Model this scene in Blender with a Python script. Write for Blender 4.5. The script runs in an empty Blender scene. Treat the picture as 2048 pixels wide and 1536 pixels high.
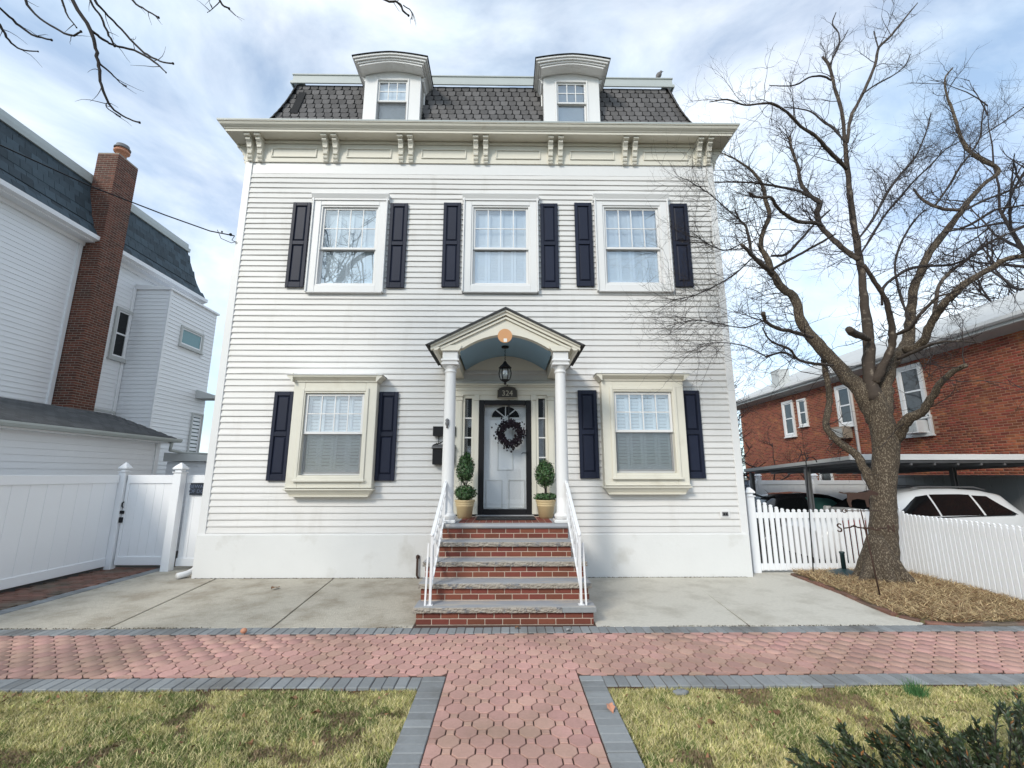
import bpy, bmesh, math, random
import numpy as np
from mathutils import Matrix, Vector
R = math.radians
random.seed(7); np.random.seed(7)
sc = bpy.context.scene
COL = sc.collection
# ---------------------------------------------------------------- camera
CAM = Vector((0.0, -8.2, 1.7)); TILT = R(11.37); YAW = R(0.76); FPX = 905.0
cd = bpy.data.cameras.new('camera'); cam = bpy.data.objects.new('camera', cd); COL.objects.link(cam)
cd.sensor_width = 36.0; cd.lens = FPX / 2048 * 36; cd.clip_end = 3000; cd.clip_start = 0.05
cam.location = CAM; cam.rotation_euler = (math.pi/2 + TILT, 0, -YAW); sc.camera = cam
# ---------------------------------------------------------------- sky and sun
SUN_DIR = Vector((-0.85, -1.2, 0.95)).normalized()       # towards the sun: front left, fairly low
sun_el = math.asin(SUN_DIR.z); sun_az = math.atan2(SUN_DIR.x, SUN_DIR.y)
w = bpy.data.worlds.new('World'); sc.world = w; w.use_nodes = True
nt = w.node_tree; N = nt.nodes; L = nt.links
bg = N['Background']; bg.inputs['Strength'].default_value = 0.15
sky = N.new('ShaderNodeTexSky'); sky.sky_type = 'NISHITA'; sky.sun_disc = False
sky.sun_elevation = sun_el; sky.sun_rotation = sun_az; sky.air_density = 1.0; sky.dust_density = 1.2; sky.ozone_density = 2.0
tc = N.new('ShaderNodeTexCoord')
mp = N.new('ShaderNodeMapping'); mp.inputs['Scale'].default_value = (1.0, 1.0, 1.9); mp.inputs['Rotation'].default_value = (0.25, 0.35, 0.9)
mp.inputs['Location'].default_value = (0.3, 0.1, 0.0)
n1 = N.new('ShaderNodeTexNoise'); n1.inputs['Scale'].default_value = 1.9; n1.inputs['Detail'].default_value = 9; n1.inputs['Roughness'].default_value = 0.56; n1.inputs['Distortion'].default_value = 0.5
r1 = N.new('ShaderNodeValToRGB'); r1.color_ramp.elements[0].position = 0.36; r1.color_ramp.elements[1].position = 0.62
r1.color_ramp.elements[0].color = (0.30,)*3 + (1,); r1.color_ramp.elements[1].color = (0.97,)*3 + (1,)
mx = N.new('ShaderNodeMix'); mx.data_type = 'RGBA'
n2 = N.new('ShaderNodeTexNoise'); n2.inputs['Scale'].default_value = 3.0; n2.inputs['Detail'].default_value = 6
r2 = N.new('ShaderNodeValToRGB'); r2.color_ramp.elements[0].color = (5.3, 6.2, 6.9, 1); r2.color_ramp.elements[1].color = (6.5, 6.8, 7.1, 1)
r2.color_ramp.elements[0].position = 0.35; r2.color_ramp.elements[1].position = 0.65
tint = N.new('ShaderNodeMix'); tint.data_type = 'RGBA'; tint.blend_type = 'MULTIPLY'; tint.inputs[0].default_value = 1.0
tint.inputs[7].default_value = (0.80, 1.06, 1.16, 1)
L.new(tc.outputs['Generated'], mp.inputs['Vector']); L.new(mp.outputs[0], n1.inputs['Vector']); L.new(mp.outputs[0], n2.inputs['Vector'])
L.new(n1.outputs['Fac'], r1.inputs[0]); L.new(n2.outputs['Fac'], r2.inputs[0])
L.new(sky.outputs[0], tint.inputs[6])
L.new(r1.outputs[0], mx.inputs[0]); L.new(tint.outputs[2], mx.inputs[6]); L.new(r2.outputs[0], mx.inputs[7]); L.new(mx.outputs[2], bg.inputs['Color'])
sd = bpy.data.lights.new('sun', 'SUN'); so = bpy.data.objects.new('sun', sd); COL.objects.link(so)
sd.energy = 1.85; sd.angle = R(12); sd.color = (1.0, 0.93, 0.82)
so.rotation_euler = SUN_DIR.to_track_quat('Z', 'Y').to_euler(); so.location = (-20, -30, 30)
sc.view_settings.view_transform = 'Standard'; sc.view_settings.look = 'None'; sc.view_settings.gamma = 1.0
sc.cycles.max_bounces = 6; sc.cycles.diffuse_bounces = 3; sc.cycles.glossy_bounces = 3; sc.cycles.transparent_max_bounces = 12; sc.cycles.caustics_reflective = False; sc.cycles.caustics_refractive = False
sc.view_settings.exposure = 0.42; sc.view_settings.use_curve_mapping = False

# ---------------------------------------------------------------- helpers
_f = Vector((math.sin(YAW)*math.cos(TILT), math.cos(YAW)*math.cos(TILT), math.sin(TILT)))
_r = Vector((math.cos(YAW), -math.sin(YAW), 0)); _u = _r.cross(_f)
def at(x, y, Y=None, X=None, Z=None):
    """a measured photo position -> the point on a known plane of the place"""
    d = _f + _r*((x-1024)/FPX) - _u*((y-768)/FPX)
    if Y is not None: t = (Y-CAM.y)/d.y
    elif X is not None: t = (X-CAM.x)/d.x
    else: t = (Z-CAM.z)/d.z
    return CAM + d*t
def tag(o, label=None, cat=None, group=None, kind=None):
    if label: o['label'] = label
    if cat: o['category'] = cat
    if group: o['group'] = group
    if kind: o['kind'] = kind
    return o
def thing(name, label, cat, loc=(0, 0, 0), rz=0, group=None):
    o = bpy.data.objects.new(name, None); COL.objects.link(o); o.location = loc; o.rotation_euler = (0, 0, rz); o.empty_display_size = .1
    return tag(o, label, cat, group)
class MB:
    def __init__(s): s.v = []; s.f = []; s.sm = []
    def add(s, vs, fs, smooth=False):
        b = len(s.v); s.v.extend([tuple(p) for p in vs]); s.f.extend([tuple(i+b for i in f) for f in fs]); s.sm.extend([smooth]*len(fs)); return s
    def box(s, x0, x1, y0, y1, z0, z1, c=0.0):
        if c <= 0:
            return s.add([(x, y, z) for z in (z0, z1) for y in (y0, y1) for x in (x0, x1)],
                  [(0, 2, 3, 1), (4, 5, 7, 6), (0, 1, 5, 4), (2, 6, 7, 3), (0, 4, 6, 2), (1, 3, 7, 5)])
        # chamfered box
        cx, cy, cz = (x0+x1)/2, (y0+y1)/2, (z0+z1)/2; h = Vector((abs(x1-x0)/2, abs(y1-y0)/2, abs(z1-z0)/2)); c = min(c, h.x*.45, h.y*.45, h.z*.45)
        bm = bmesh.new(); pts = []
        for sx in (-1, 1):
            for sy in (-1, 1):
                for sz in (-1, 1):
                    pts += [(cx+sx*h.x, cy+sy*(h.y-c), cz+sz*(h.z-c)), (cx+sx*(h.x-c), cy+sy*h.y, cz+sz*(h.z-c)), (cx+sx*(h.x-c), cy+sy*(h.y-c), cz+sz*h.z)]
        for p in pts: bm.verts.new(p)
        bmesh.ops.convex_hull(bm, input=bm.verts[:]); bmesh.ops.dissolve_limit(bm, angle_limit=.01, verts=bm.verts[:], edges=bm.edges[:])
        bm.verts.index_update()
        s.add([v.co[:] for v in bm.verts], [[v.index for v in f.verts] for f in bm.faces]); bm.free(); return s
    def prism(s, poly, axis, a, b, smooth=False):
        """poly: 2D outline in the two other axes (x: (y,z); y: (x,z); z: (x,y)), extruded from a to b"""
        def P(p, t): return (t, p[0], p[1]) if axis == 'x' else ((p[0], t, p[1]) if axis == 'y' else (p[0], p[1], t))
        n = len(poly); vs = [P(p, a) for p in poly] + [P(p, b) for p in poly]
        fs = [(i, (i+1) % n, n+(i+1) % n, n+i) for i in range(n)]
        s.add(vs, fs, smooth); b0 = len(s.v)-2*n
        s.f.append(tuple(range(b0+n-1, b0-1, -1))); s.f.append(tuple(range(b0+n, b0+2*n))); s.sm += [False]*2; return s
    def beam(s, p0, p1, w, h, up=(0, 0, 1)):
        p0 = Vector(p0); p1 = Vector(p1); d = (p1-p0).normalized(); up = Vector(up); r = d.cross(up)
        if r.length < 1e-4: r = d.cross(Vector((0, 1, 0)))
        r.normalize(); u = r.cross(d)
        vs = []
        for p in (p0, p1):
            for a, b in ((-1, -1), (1, -1), (1, 1), (-1, 1)): vs.append(p + r*(a*w/2) + u*(b*h/2))
        return s.add(vs, [(0, 1, 2, 3), (7, 6, 5, 4), (0, 4, 5, 1), (1, 5, 6, 2), (2, 6, 7, 3), (3, 7, 4, 0)])
    def tube(s, pts, rad, n=6, cap=True):
        pts = [Vector(p) for p in pts]; k = len(pts)
        if not hasattr(rad, '__len__'): rad = [rad]*k
        vs = []; prev = None
        for i, p in enumerate(pts):
            d = (pts[min(i+1, k-1)] - pts[max(i-1, 0)]); d = d.normalized() if d.length > 1e-9 else Vector((0, 0, 1))
            if prev is None:
                a = d.cross(Vector((0.31, 0.87, 0.2))); a = a if a.length > .01 else d.cross(Vector((1, 0, 0)))
            else: a = prev - d*prev.dot(d)
            a.normalize(); prev = a; b = d.cross(a)
            for j in range(n):
                t = 2*math.pi*j/n; vs.append(p + (a*math.cos(t) + b*math.sin(t))*rad[i])
        fs = [(i*n+j, i*n+(j+1) % n, (i+1)*n+(j+1) % n, (i+1)*n+j) for i in range(k-1) for j in range(n)]
        if cap: fs += [tuple(range(n-1, -1, -1)), tuple(range((k-1)*n, k*n))]
        return s.add(vs, fs, True)
    def lathe(s, prof, n=24, c=(0, 0, 0), cap=True):
        """prof: [(r, z)] around the z axis at c"""
        vs = [(c[0]+r*math.cos(2*math.pi*j/n), c[1]+r*math.sin(2*math.pi*j/n), c[2]+z) for r, z in prof for j in range(n)]
        k = len(prof); fs = [(i*n+j, i*n+(j+1) % n, (i+1)*n+(j+1) % n, (i+1)*n+j) for i in range(k-1) for j in range(n)]
        if cap: fs += [tuple(range(n-1, -1, -1)), tuple(range((k-1)*n, k*n))]
        return s.add(vs, fs, True)
    def ball(s, c, r, n=8, m=5, sz=1.0):
        prof = [(max(r*math.sin(math.pi*i/m), r*.02), -r*sz*math.cos(math.pi*i/m)) for i in range(m+1)]
        return s.lathe(prof, n, c)
    def mesh(s, name):
        me = bpy.data.meshes.new(name); me.from_pydata(s.v, [], s.f); me.polygons.foreach_set('use_smooth', s.sm); me.update(); return me
    def build(s, name, m, parent=None, loc=None, bevel=0.0, fix=False):
        me = s.mesh(name)
        if fix:
            bm = bmesh.new(); bm.from_mesh(me); bmesh.ops.recalc_face_normals(bm, faces=bm.faces[:]); bm.to_mesh(me); bm.free()
        me.materials.append(m)
        return link(name, me, parent, loc, bevel)
def link(name, me, parent=None, loc=None, bevel=0.0):
    o = bpy.data.objects.new(name, me); COL.objects.link(o)
    if parent is not None: o.parent = parent
    if loc is not None: o.location = loc
    if bevel:
        b = o.modifiers.new('bevel', 'BEVEL'); b.width = bevel; b.segments = 2; b.limit_method = 'ANGLE'; b.angle_limit = R(40)
    return o
def struct(mb, name, m, fix=False): return tag(mb.build(name, m, fix=fix), kind='structure')
def sweep_rect(prof, x0, x1, y0, y1):
    """prof [(out, z)] swept round a rectangle with mitred corners"""
    mb = MB(); vs = []
    for o, z in prof: vs += [(x0-o, y0-o, z), (x1+o, y0-o, z), (x1+o, y1+o, z), (x0-o, y1+o, z)]
    fs = [(i*4+j, i*4+(j+1) % 4, (i+1)*4+(j+1) % 4, (i+1)*4+j) for i in range(len(prof)-1) for j in range(4)]
    return mb.add(vs, fs)
def joined(name, me, mats4, m, parent=None, kind='stuff'):
    """one mesh out of many placed copies of a small mesh"""
    nv = len(me.vertices); co = np.empty(nv*3); me.vertices.foreach_get('co', co); co = np.c_[co.reshape(-1, 3), np.ones(nv)]
    A = np.array([np.array(q) for q in mats4]); V = np.einsum('nij,vj->nvi', A, co)[:, :, :3].reshape(-1, 3)
    nl = len(me.loops); li = np.empty(nl, int); me.loops.foreach_get('vertex_index', li)
    npoly = len(me.polygons); ls = np.empty(npoly, int); lt = np.empty(npoly, int); me.polygons.foreach_get('loop_start', ls); me.polygons.foreach_get('loop_total', lt)
    k = len(A); LI = (li[None, :] + (np.arange(k)*nv)[:, None]).ravel(); LS = (ls[None, :] + (np.arange(k)*nl)[:, None]).ravel()
    out = bpy.data.meshes.new(name); out.vertices.add(len(V)); out.vertices.foreach_set('co', V.ravel().astype(np.float32))
    out.loops.add(len(LI)); out.loops.foreach_set('vertex_index', LI.astype(np.int32)); out.polygons.add(len(LS)); out.polygons.foreach_set('loop_start', LS.astype(np.int32))
    out.update(calc_edges=True); out.materials.append(m); o = link(name, out, parent)
    if kind: o['kind'] = kind
    return o
def pieces(name, me, mats4, m, parent, limit=300, key=None):
    """alike pieces: the nearest as objects of their own, the rest joined into one part"""
    if not me.materials: me.materials.append(m)
    key = key or (lambda q: (q.translation - CAM).length)
    ms = sorted(mats4, key=key)
    for q in ms[:limit]:
        o = link(name, me, parent); o.matrix_local = q
    if len(ms) > limit: joined(name + '_field', me, ms[limit:], m, parent)
def T(x, y, z): return Matrix.Translation((x, y, z))
def text(s, size, m, parent, loc, rot, name, depth=.004, shear=0):
    c = bpy.data.curves.new(name, 'FONT'); c.body = s; c.size = size; c.align_x = 'CENTER'; c.align_y = 'CENTER'; c.extrude = depth; c.space_line = .95
    t = bpy.data.objects.new(name, c); COL.objects.link(t); dg = bpy.context.evaluated_depsgraph_get()
    me = bpy.data.meshes.new_from_object(t.evaluated_get(dg)); bpy.data.objects.remove(t); bpy.data.curves.remove(c)
    me.materials.clear(); me.materials.append(m); o = link(name, me, parent, loc); o.rotation_euler = rot; return o
# ---------------------------------------------------------------- materials
def mat(name, col, rough=.6, var=.08, vs=3.0, bump=0.0, bs=60.0, rnd=0.0, spec=.5, metal=0.0, col2=None, c2=(.5, .65), c2s=2.0, coat=0.0, c2stretch=(1, 1, 1), hue=0.0, bdist=.01, bstretch=None):
    m = bpy.data.materials.new(name); m.use_nodes = True; t = m.node_tree; n = t.nodes; l = t.links; b = n['Principled BSDF']
    b.inputs['Roughness'].default_value = rough; b.inputs['Metallic'].default_value = metal; b.inputs['Specular IOR Level'].default_value = spec; b.inputs['Coat Weight'].default_value = coat
    g = n.new('ShaderNodeNewGeometry'); pos = g.outputs['Position']
    def noise(scale, detail=5, src=pos):
        q = n.new('ShaderNodeTexNoise'); q.inputs['Scale'].default_value = scale; q.inputs['Detail'].default_value = detail; q.inputs['Roughness'].default_value = .6; l.new(src, q.inputs['Vector']); return q.outputs['Fac']
    def math2(op, a, bb):
        q = n.new('ShaderNodeMath'); q.operation = op
        for i, x in enumerate((a, bb)):
            if isinstance(x, (int, float)): q.inputs[i].default_value = x
            else: l.new(x, q.inputs[i])
        return q.outputs[0]
    rgb = n.new('ShaderNodeRGB'); rgb.outputs[0].default_value = (*col, 1); c = rgb.outputs[0]
    if col2:
        mpn = n.new('ShaderNodeMapping'); mpn.inputs['Scale'].default_value = c2stretch; l.new(pos, mpn.inputs['Vector'])
        f = noise(c2s, 6, mpn.outputs[0]); rp = n.new('ShaderNodeMapRange'); rp.inputs[1].default_value = c2[0]; rp.inputs[2].default_value = c2[1]; l.new(f, rp.inputs[0])
        mm = n.new('ShaderNodeMix'); mm.data_type = 'RGBA'; l.new(rp.outputs[0], mm.inputs[0]); l.new(c, mm.inputs[6]); mm.inputs[7].default_value = (*col2, 1); c = mm.outputs[2]
    val = math2('ADD', math2('MULTIPLY', noise(vs), 2*var), 1-var)
    hs = n.new('ShaderNodeHueSaturation'); l.new(c, hs.inputs['Color'])
    if rnd or hue:
        oi = n.new('ShaderNodeObjectInfo'); rr = math2('FRACT', math2('ADD', oi.outputs['Random'], g.outputs['Random Per Island']), 0)
        val = math2('MULTIPLY', val, math2('ADD', math2('MULTIPLY', rr, 2*rnd), 1-rnd))
        if hue:
            r2 = math2('FRACT', math2('MULTIPLY', rr, 7.31), 0); l.new(math2('ADD', math2('MULTIPLY', r2, 2*hue), .5-hue), hs.inputs['Hue'])
    l.new(val, hs.inputs['Value']); l.new(hs.outputs[0], b.inputs['Base Color'])
    if bump:
        bsrc = pos
        if bstretch: bm2 = n.new('ShaderNodeMapping'); bm2.inputs['Scale'].default_value = bstretch; l.new(pos, bm2.inputs['Vector']); bsrc = bm2.outputs[0]
        bp = n.new('ShaderNodeBump'); bp.inputs['Strength'].default_value = bump; bp.inputs['Distance'].default_value = bdist; l.new(noise(bs, 6, bsrc), bp.inputs['Height']); l.new(bp.outputs[0], b.inputs['Normal'])
    return m
def glass_mat(name, tint=(.93, .96, .97), ior=.07, rough=0.0):
    m = bpy.data.materials.new(name); m.use_nodes = True; t = m.node_tree; n = t.nodes; l = t.links; n.remove(n['Principled BSDF'])
    tr = n.new('ShaderNodeBsdfTransparent'); tr.inputs[0].default_value = (*tint, 1); gl = n.new('ShaderNodeBsdfGlossy'); gl.inputs['Roughness'].default_value = rough
    lw = n.new('ShaderNodeLayerWeight'); pw = n.new('ShaderNodeMath'); pw.operation = 'POWER'; pw.inputs[1].default_value = 5; l.new(lw.outputs['Facing'], pw.inputs[0]); fr = n.new('ShaderNodeMapRange'); fr.inputs[3].default_value = ior; fr.inputs[4].default_value = 1.0; l.new(pw.outputs[0], fr.inputs[0])
    nz = n.new('ShaderNodeTexNoise'); nz.inputs['Scale'].default_value = 1.6; g = n.new('ShaderNodeNewGeometry'); l.new(g.outputs['Position'], nz.inputs['Vector'])
    bp = n.new('ShaderNodeBump'); bp.inputs['Strength'].default_value = .04; bp.inputs['Distance'].default_value = .02; l.new(nz.outputs['Fac'], bp.inputs['Height']); l.new(bp.outputs[0], gl.inputs['Normal'])
    mxs = n.new('ShaderNodeMixShader'); l.new(fr.outputs[0], mxs.inputs[0]); l.new(tr.outputs[0], mxs.inputs[1]); l.new(gl.outputs[0], mxs.inputs[2]); l.new(mxs.outputs[0], n['Material Output'].inputs[0]); return m
def screen_mat():
    m = bpy.data.materials.new('insect_screen'); m.use_nodes = True; t = m.node_tree; n = t.nodes; l = t.links; b = n['Principled BSDF']; b.inputs['Base Color'].default_value = (.10, .11, .12, 1); b.inputs['Roughness'].default_value = .6
    tr = n.new('ShaderNodeBsdfTransparent'); mxs = n.new('ShaderNodeMixShader'); mxs.inputs[0].default_value = .26; l.new(tr.outputs[0], mxs.inputs[1]); l.new(b.outputs[0], mxs.inputs[2]); l.new(mxs.outputs[0], n['Material Output'].inputs[0]); return m
K = {'screen': screen_mat()}
K['siding'] = mat('white_siding', (.665, .652, .635), .5, .04, 1.2, .10, 30, rnd=.03, col2=(.56, .54, .51), c2=(.56, .84), c2s=1.3, c2stretch=(2.2, 1, .45))
K['trim'] = mat('white_trim', (.73, .725, .72), .45, .03, 2)
K['siding2'] = mat('bright_white_siding', (.86, .87, .89), .45, .03, 1.2, .05, 40, rnd=.015)
K['trim2'] = mat('bright_white_trim', (.86, .865, .88), .45, .03, 2)
K['cream'] = mat('cream_paint', (.70, .67, .58), .5, .05, 3, .05, 30, col2=(.60, .56, .47), c2=(.58, .8), c2s=2.2)
K['cornice'] = mat('cream_cornice_paint', (.70, .67, .585), .55, .06, 3, .08, 30, col2=(.52, .47, .38), c2=(.62, .8), c2s=3.0)
K['shutter'] = mat('navy_shutter', (.012, .016, .034), .5, .1, 4, .10, 200, rnd=.12, spec=.25)
K['stucco'] = mat('white_stucco', (.70, .70, .69), .8, .06, 1.5, .25, 25, col2=(.58, .57, .54), c2=(.56, .72), c2s=1.6)
K['glass'] = glass_mat('window_glass', (.93, .97, 1.0), .20)
K['storm_glass'] = glass_mat('storm_glass', (.98, .99, .995), .07)
K['louver'] = mat('white_louver', (.88, .89, .90), .5, .03, 3)
K['vinyl'] = mat('white_vinyl', (.86, .87, .89), .35, .02, 1.0, .02, 15, spec=.4)
K['black'] = mat('black_metal', (.010, .010, .012), .5, .1, 8, .05, 80, spec=.25)
K['rubber'] = mat('black_rubber', (.016, .016, .017), .85, .3, 20, .6, 90)
K['blue_ceiling'] = mat('blue_ceiling_paint', (.24, .38, .50), .6, .05, 3)
K['plaster'] = mat('interior_plaster', (.30, .29, .28), .9, .05, 2)
K['roofblack'] = mat('black_roof_underlay', (.010, .010, .011), .9, .2, 10)
K['shingle'] = mat('grey_asphalt_shingle', (.118, .112, .112), .92, .18, 14, .5, 160, rnd=.26)
K['shingle2'] = mat('blue_grey_slate', (.045, .066, .082), .8, .25, 8, .3, 80, rnd=.35)
K['shingle3'] = mat('charcoal_shingle', (.055, .057, .060), .92, .25, 12, .5, 120, rnd=.25)
K['metal'] = mat('grey_flashing', (.42, .45, .44), .5, .08, 3)
K['redbrick'] = mat('red_step_brick', (.175, .048, .030), .85, .15, 12, .5, 120, rnd=.22, hue=.008)
K['mortar'] = mat('pink_mortar', (.46, .36, .29), .92, .12, 10, .4, 120)
K['bluestone'] = mat('bluestone', (.30, .31, .33), .8, .12, 3, .25, 60, col2=(.40, .37, .33), c2=(.5, .66), c2s=3.0, c2stretch=(.6, 2, 1))
K['rockface'] = mat('rock_faced_stone', (.36, .32, .27), .9, .35, 22, 1.0, 35, col2=(.20, .20, .21), c2=(.52, .62), c2s=9, bdist=.03)
K['concrete'] = mat('weathered_concrete', (.50, .46, .385), .92, .26, 22, .9, 60, col2=(.35, .305, .24), c2=(.44, .66), c2s=2.2, bdist=.02)
K['concrete2'] = mat('pale_concrete', (.56, .53, .465), .92, .18, 25, .7, 70, col2=(.42, .39, .33), c2=(.48, .72), c2s=1.8, bdist=.015)
K['paver'] = mat('rose_paver', (.51, .295, .25), .9, .16, 40, .6, 120, rnd=.13, hue=.010, col2=(.36, .225, .175), c2=(.44, .66), c2s=.7)
K['paver_dark'] = mat('dark_red_paver', (.19, .095, .070), .92, .2, 5, .5, 120, rnd=.2, col2=(.13, .10, .075), c2=(.45, .6), c2s=1.5)
K['greypaver'] = mat('grey_soldier_paver', (.235, .245, .25), .9, .14, 30, .5, 150, rnd=.16, col2=(.155, .155, .150), c2=(.5, .68), c2s=1.4)
K['joint'] = mat('joint_sand', (.075, .040, .030), .95, .25, 30, .5, 200)
K['joint_grey'] = mat('joint_grit', (.055, .050, .045), .95, .25, 30, .5, 200)
K['soil'] = mat('thatch_soil', (.20, .165, .085), .95, .35, 14, .8, 90, col2=(.13, .125, .05), c2=(.45, .6), c2s=3)
K['ground'] = mat('far_ground', (.11, .11, .08), .95, .25, .6)
K['asphalt'] = mat('asphalt', (.05, .05, .052), .9, .15, 8, .4, 120)
K['bark'] = mat('mottled_bark', (.065, .047, .032), .95, .45, 6, 1.0, 40, col2=(.22, .18, .13), c2=(.52, .60), c2s=70, c2stretch=(1, 1, .45), bdist=.03, bstretch=(1, 1, .3))
K['bark2'] = mat('dark_twig_bark', (.030, .023, .020), .9, .3, 20, .5, 60)
K['bark3'] = mat('pale_limb_bark', (.058, .043, .033), .92, .4, 9, .8, 30, col2=(.17, .14, .11), c2=(.57, .68), c2s=9)
K['twig'] = mat('fine_twig', (.034, .026, .025), .9, .3, 9)
K['leaf'] = mat('boxwood_leaf', (.042, .095, .028), .45, .2, 12, rnd=.5, hue=.03)
K['shrubleaf'] = mat('dark_shrub_leaf', (.034, .050, .022), .42, .2, 12, rnd=.5, hue=.04)
K['orangeleaf'] = mat('orange_shrub_leaf', (.20, .085, .025), .6, .2, 12, rnd=.4)
K['deadleaf'] = mat('dead_leaf', (.17, .085, .04), .8, .25, 30, rnd=.35)
K['straw'] = mat('straw_mulch', (.28, .195, .11), .9, .25, 5, rnd=.5, hue=.012)
K['pot'] = mat('tan_planter', (.56, .43, .24), .55, .06, 4, .1, 60)
K['iron'] = mat('white_painted_iron', (.74, .74, .75), .4, .05, 6, .05, 60)
K['terracotta'] = mat('orange_wood_disc', (.58, .30, .14), .7, .06, 10)
K['paper'] = mat('white_label', (.78, .77, .74), .7, .02)
K['bronze'] = mat('bronze_plaque', (.035, .028, .022), .45, .15, 20, metal=.3)
K['brass'] = mat('pale_letter', (.42, .38, .30), .45, .05, metal=.3)
K['berry'] = mat('dark_berry', (.012, .007, .013), .5, .3, 20, rnd=.6, spec=.25)
K['chimbrick'] = mat('chimney_brick', (.125, .042, .026), .88, .25, 8, .4, 100, rnd=.35, col2=(.065, .035, .028), c2=(.5, .7), c2s=1.4)
K['chimortar'] = mat('chimney_mortar', (.27, .22, .18), .95, .15, 5)
K['aptbrick'] = mat('orange_red_brick', (.235, .058, .030), .86, .18, 6, .4, 90, rnd=.38, hue=.010, col2=(.33, .105, .045), c2=(.56, .62), c2s=1.6)
K['aptmortar'] = mat('apartment_mortar', (.34, .19, .125), .95, .12, 5)
K['aptroof'] = mat('pale_grey_roof', (.50, .50, .49), .9, .10, 1.5, .3, 40)
K['greywhite'] = mat('grey_white_paint', (.52, .53, .52), .6, .06, 2)
K['galv'] = mat('grey_steel', (.16, .16, .165), .5, .15, 6, metal=.3)
K['carblack'] = mat('black_car_paint', (.008, .008, .010), .18, .05, 2, coat=1.0)
K['carwhite'] = mat('white_car_paint', (.72, .73, .74), .22, .02, 2, coat=1.0)
K['carglass'] = mat('dark_car_glass', (.006, .007, .008), .05, .05, 2, spec=.4)
K['cargreen'] = mat('green_tinted_glass', (.05, .13, .12), .03, .05, 2, spec=.9)
K['tyre'] = mat('tyre_rubber', (.012, .012, .012), .85, .1)
K['rim'] = mat('alloy_rim', (.35, .35, .36), .3, .05, metal=.8)
K['sign'] = mat('navy_sign', (.010, .016, .028), .4, .05)
K['signtext'] = mat('faded_blue_text', (.10, .13, .20), .5, .05)
K['rust'] = mat('rusty_iron', (.05, .024, .016), .8, .3, 20, .3, 80)
K['darkgreen'] = mat('dark_green_plastic', (.016, .036, .040), .45, .1, 6)
K['red'] = mat('red_plastic', (.22, .018, .014), .45, .1, 4)
K['brownac'] = mat('tan_metal', (.30, .25, .20), .6, .1, 6)
K['pink'] = mat('pale_clay', (.50, .24, .15), .8, .1, 6)
K['bird'] = mat('grey_feathers', (.16, .15, .15), .8, .2, 30)
K['stone'] = mat('pale_stone', (.42, .41, .40), .8, .2, 15, .4, 50)
K['pane_backing'] = mat('dark_room', (.05, .05, .052), .9, .05)  # flat dark tone stands in for the unlit rooms behind glass
K['darkpane'] = mat('dark_reflecting_pane', (.022, .025, .028), .05, .1, 2, spec=.9)
K['teal'] = mat('frosted_teal_glass', (.16, .30, .32), .15, .05, 3)
# ================================================================ GROUND
def poly_slab(pts, z0, z1): return MB().prism(pts, 'z', z0, z1)
struct(MB().add([(-400, -400, -.34), (400, -400, -.34), (400, 400, -.34), (-400, 400, -.34)], [(0, 1, 2, 3)]), 'ground', K['ground'])
struct(MB().box(-40, 40, -9.6, -2.47, -.32, -.055), 'lawn_soil', K['soil'])
struct(MB().box(-40, 40, -19, -9.9, -.33, -.2), 'road', K['asphalt'])
struct(MB().box(-40, 7.05, -2.46, 24, -.33, -.075), 'yard_base', K['joint_grey'])
struct(MB().box(7.06, 40, -2.46, 24, -.33, -.25), 'driveway', K['asphalt'])
# bed edge, followed by the concrete and the brick edging
EDGE = [at(x, y, Z=0) for x, y in [(1585, 1150), (1648, 1174), (1686, 1188), (1731, 1208), (1790, 1232), (1852, 1246), (1927, 1251), (2048, 1249), (2140, 1247)]]
FE = -2.585                                        # front edge of the concrete
apron = struct(MB().box(-6.28, 5.0, FE+.02, .3, -.074, -.05), 'concrete_apron', K['joint_grey'])
def slab(pts, m): poly_slab(pts, -.049, 0.0).build('slab', m, apron, bevel=.006, fix=True)
j = .011
slab([(-6.26, -1.95), (-6.26, 1.2), (-4.9-j, 1.2), (-4.86-j, 0), (-4.5-j, FE), (-6.26, FE)], K['concrete'])
slab([(-4.5+j, FE), (-2.65-j, FE), (-2.9-j, .1), (-4.86+j, .1)], K['concrete'])
slab([(-2.65+j, FE), (-1.06, FE), (-1.06, .1), (-2.9+j, .1)], K['concrete'])
slab([(1.05, FE), (2.81-j, FE), (3.08-j, .1), (1.05, .1)], K['concrete2'])
ed = [(p.x-.03, p.y) for p in EDGE if p.x < 5.25 and p.y > FE]
slab([(2.81+j, FE), (ed[-1][0]-.1, FE)] + ed[::-1] + [(4.98, .18), (7.0, .18), (7.0, .55), (3.08+j, .55)], K['concrete2'])
# red side path along the white fence
side = struct(MB().box(-7.45, -6.28, -3.5, .95, -.073, -.03), 'side_path', K['joint_grey'])
me = MB().box(-.098, .098, -.048, .048, -.03, 0, .008).mesh('paver'); q = []
for i in range(46):
    for k in range(5):
        x = -7.36 + .205*k + (.1 if i % 2 else 0); y = -3.4 + .104*i
        if x < -6.52 and y < .9: q.append(T(x, y, -.004 + random.uniform(-.006, .006)) @ Matrix.Rotation(random.uniform(-.03, .03), 4, 'Z'))
pieces('paver', me, q, K['paver_dark'], side)
me = MB().box(-.095, .095, -.048, .048, -.03, 0, .006).mesh('border_brick')
pieces('border_brick', me, [T(-6.385, -3.4+.104*i, -.002) for i in range(42)], K['greypaver'], side)

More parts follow.
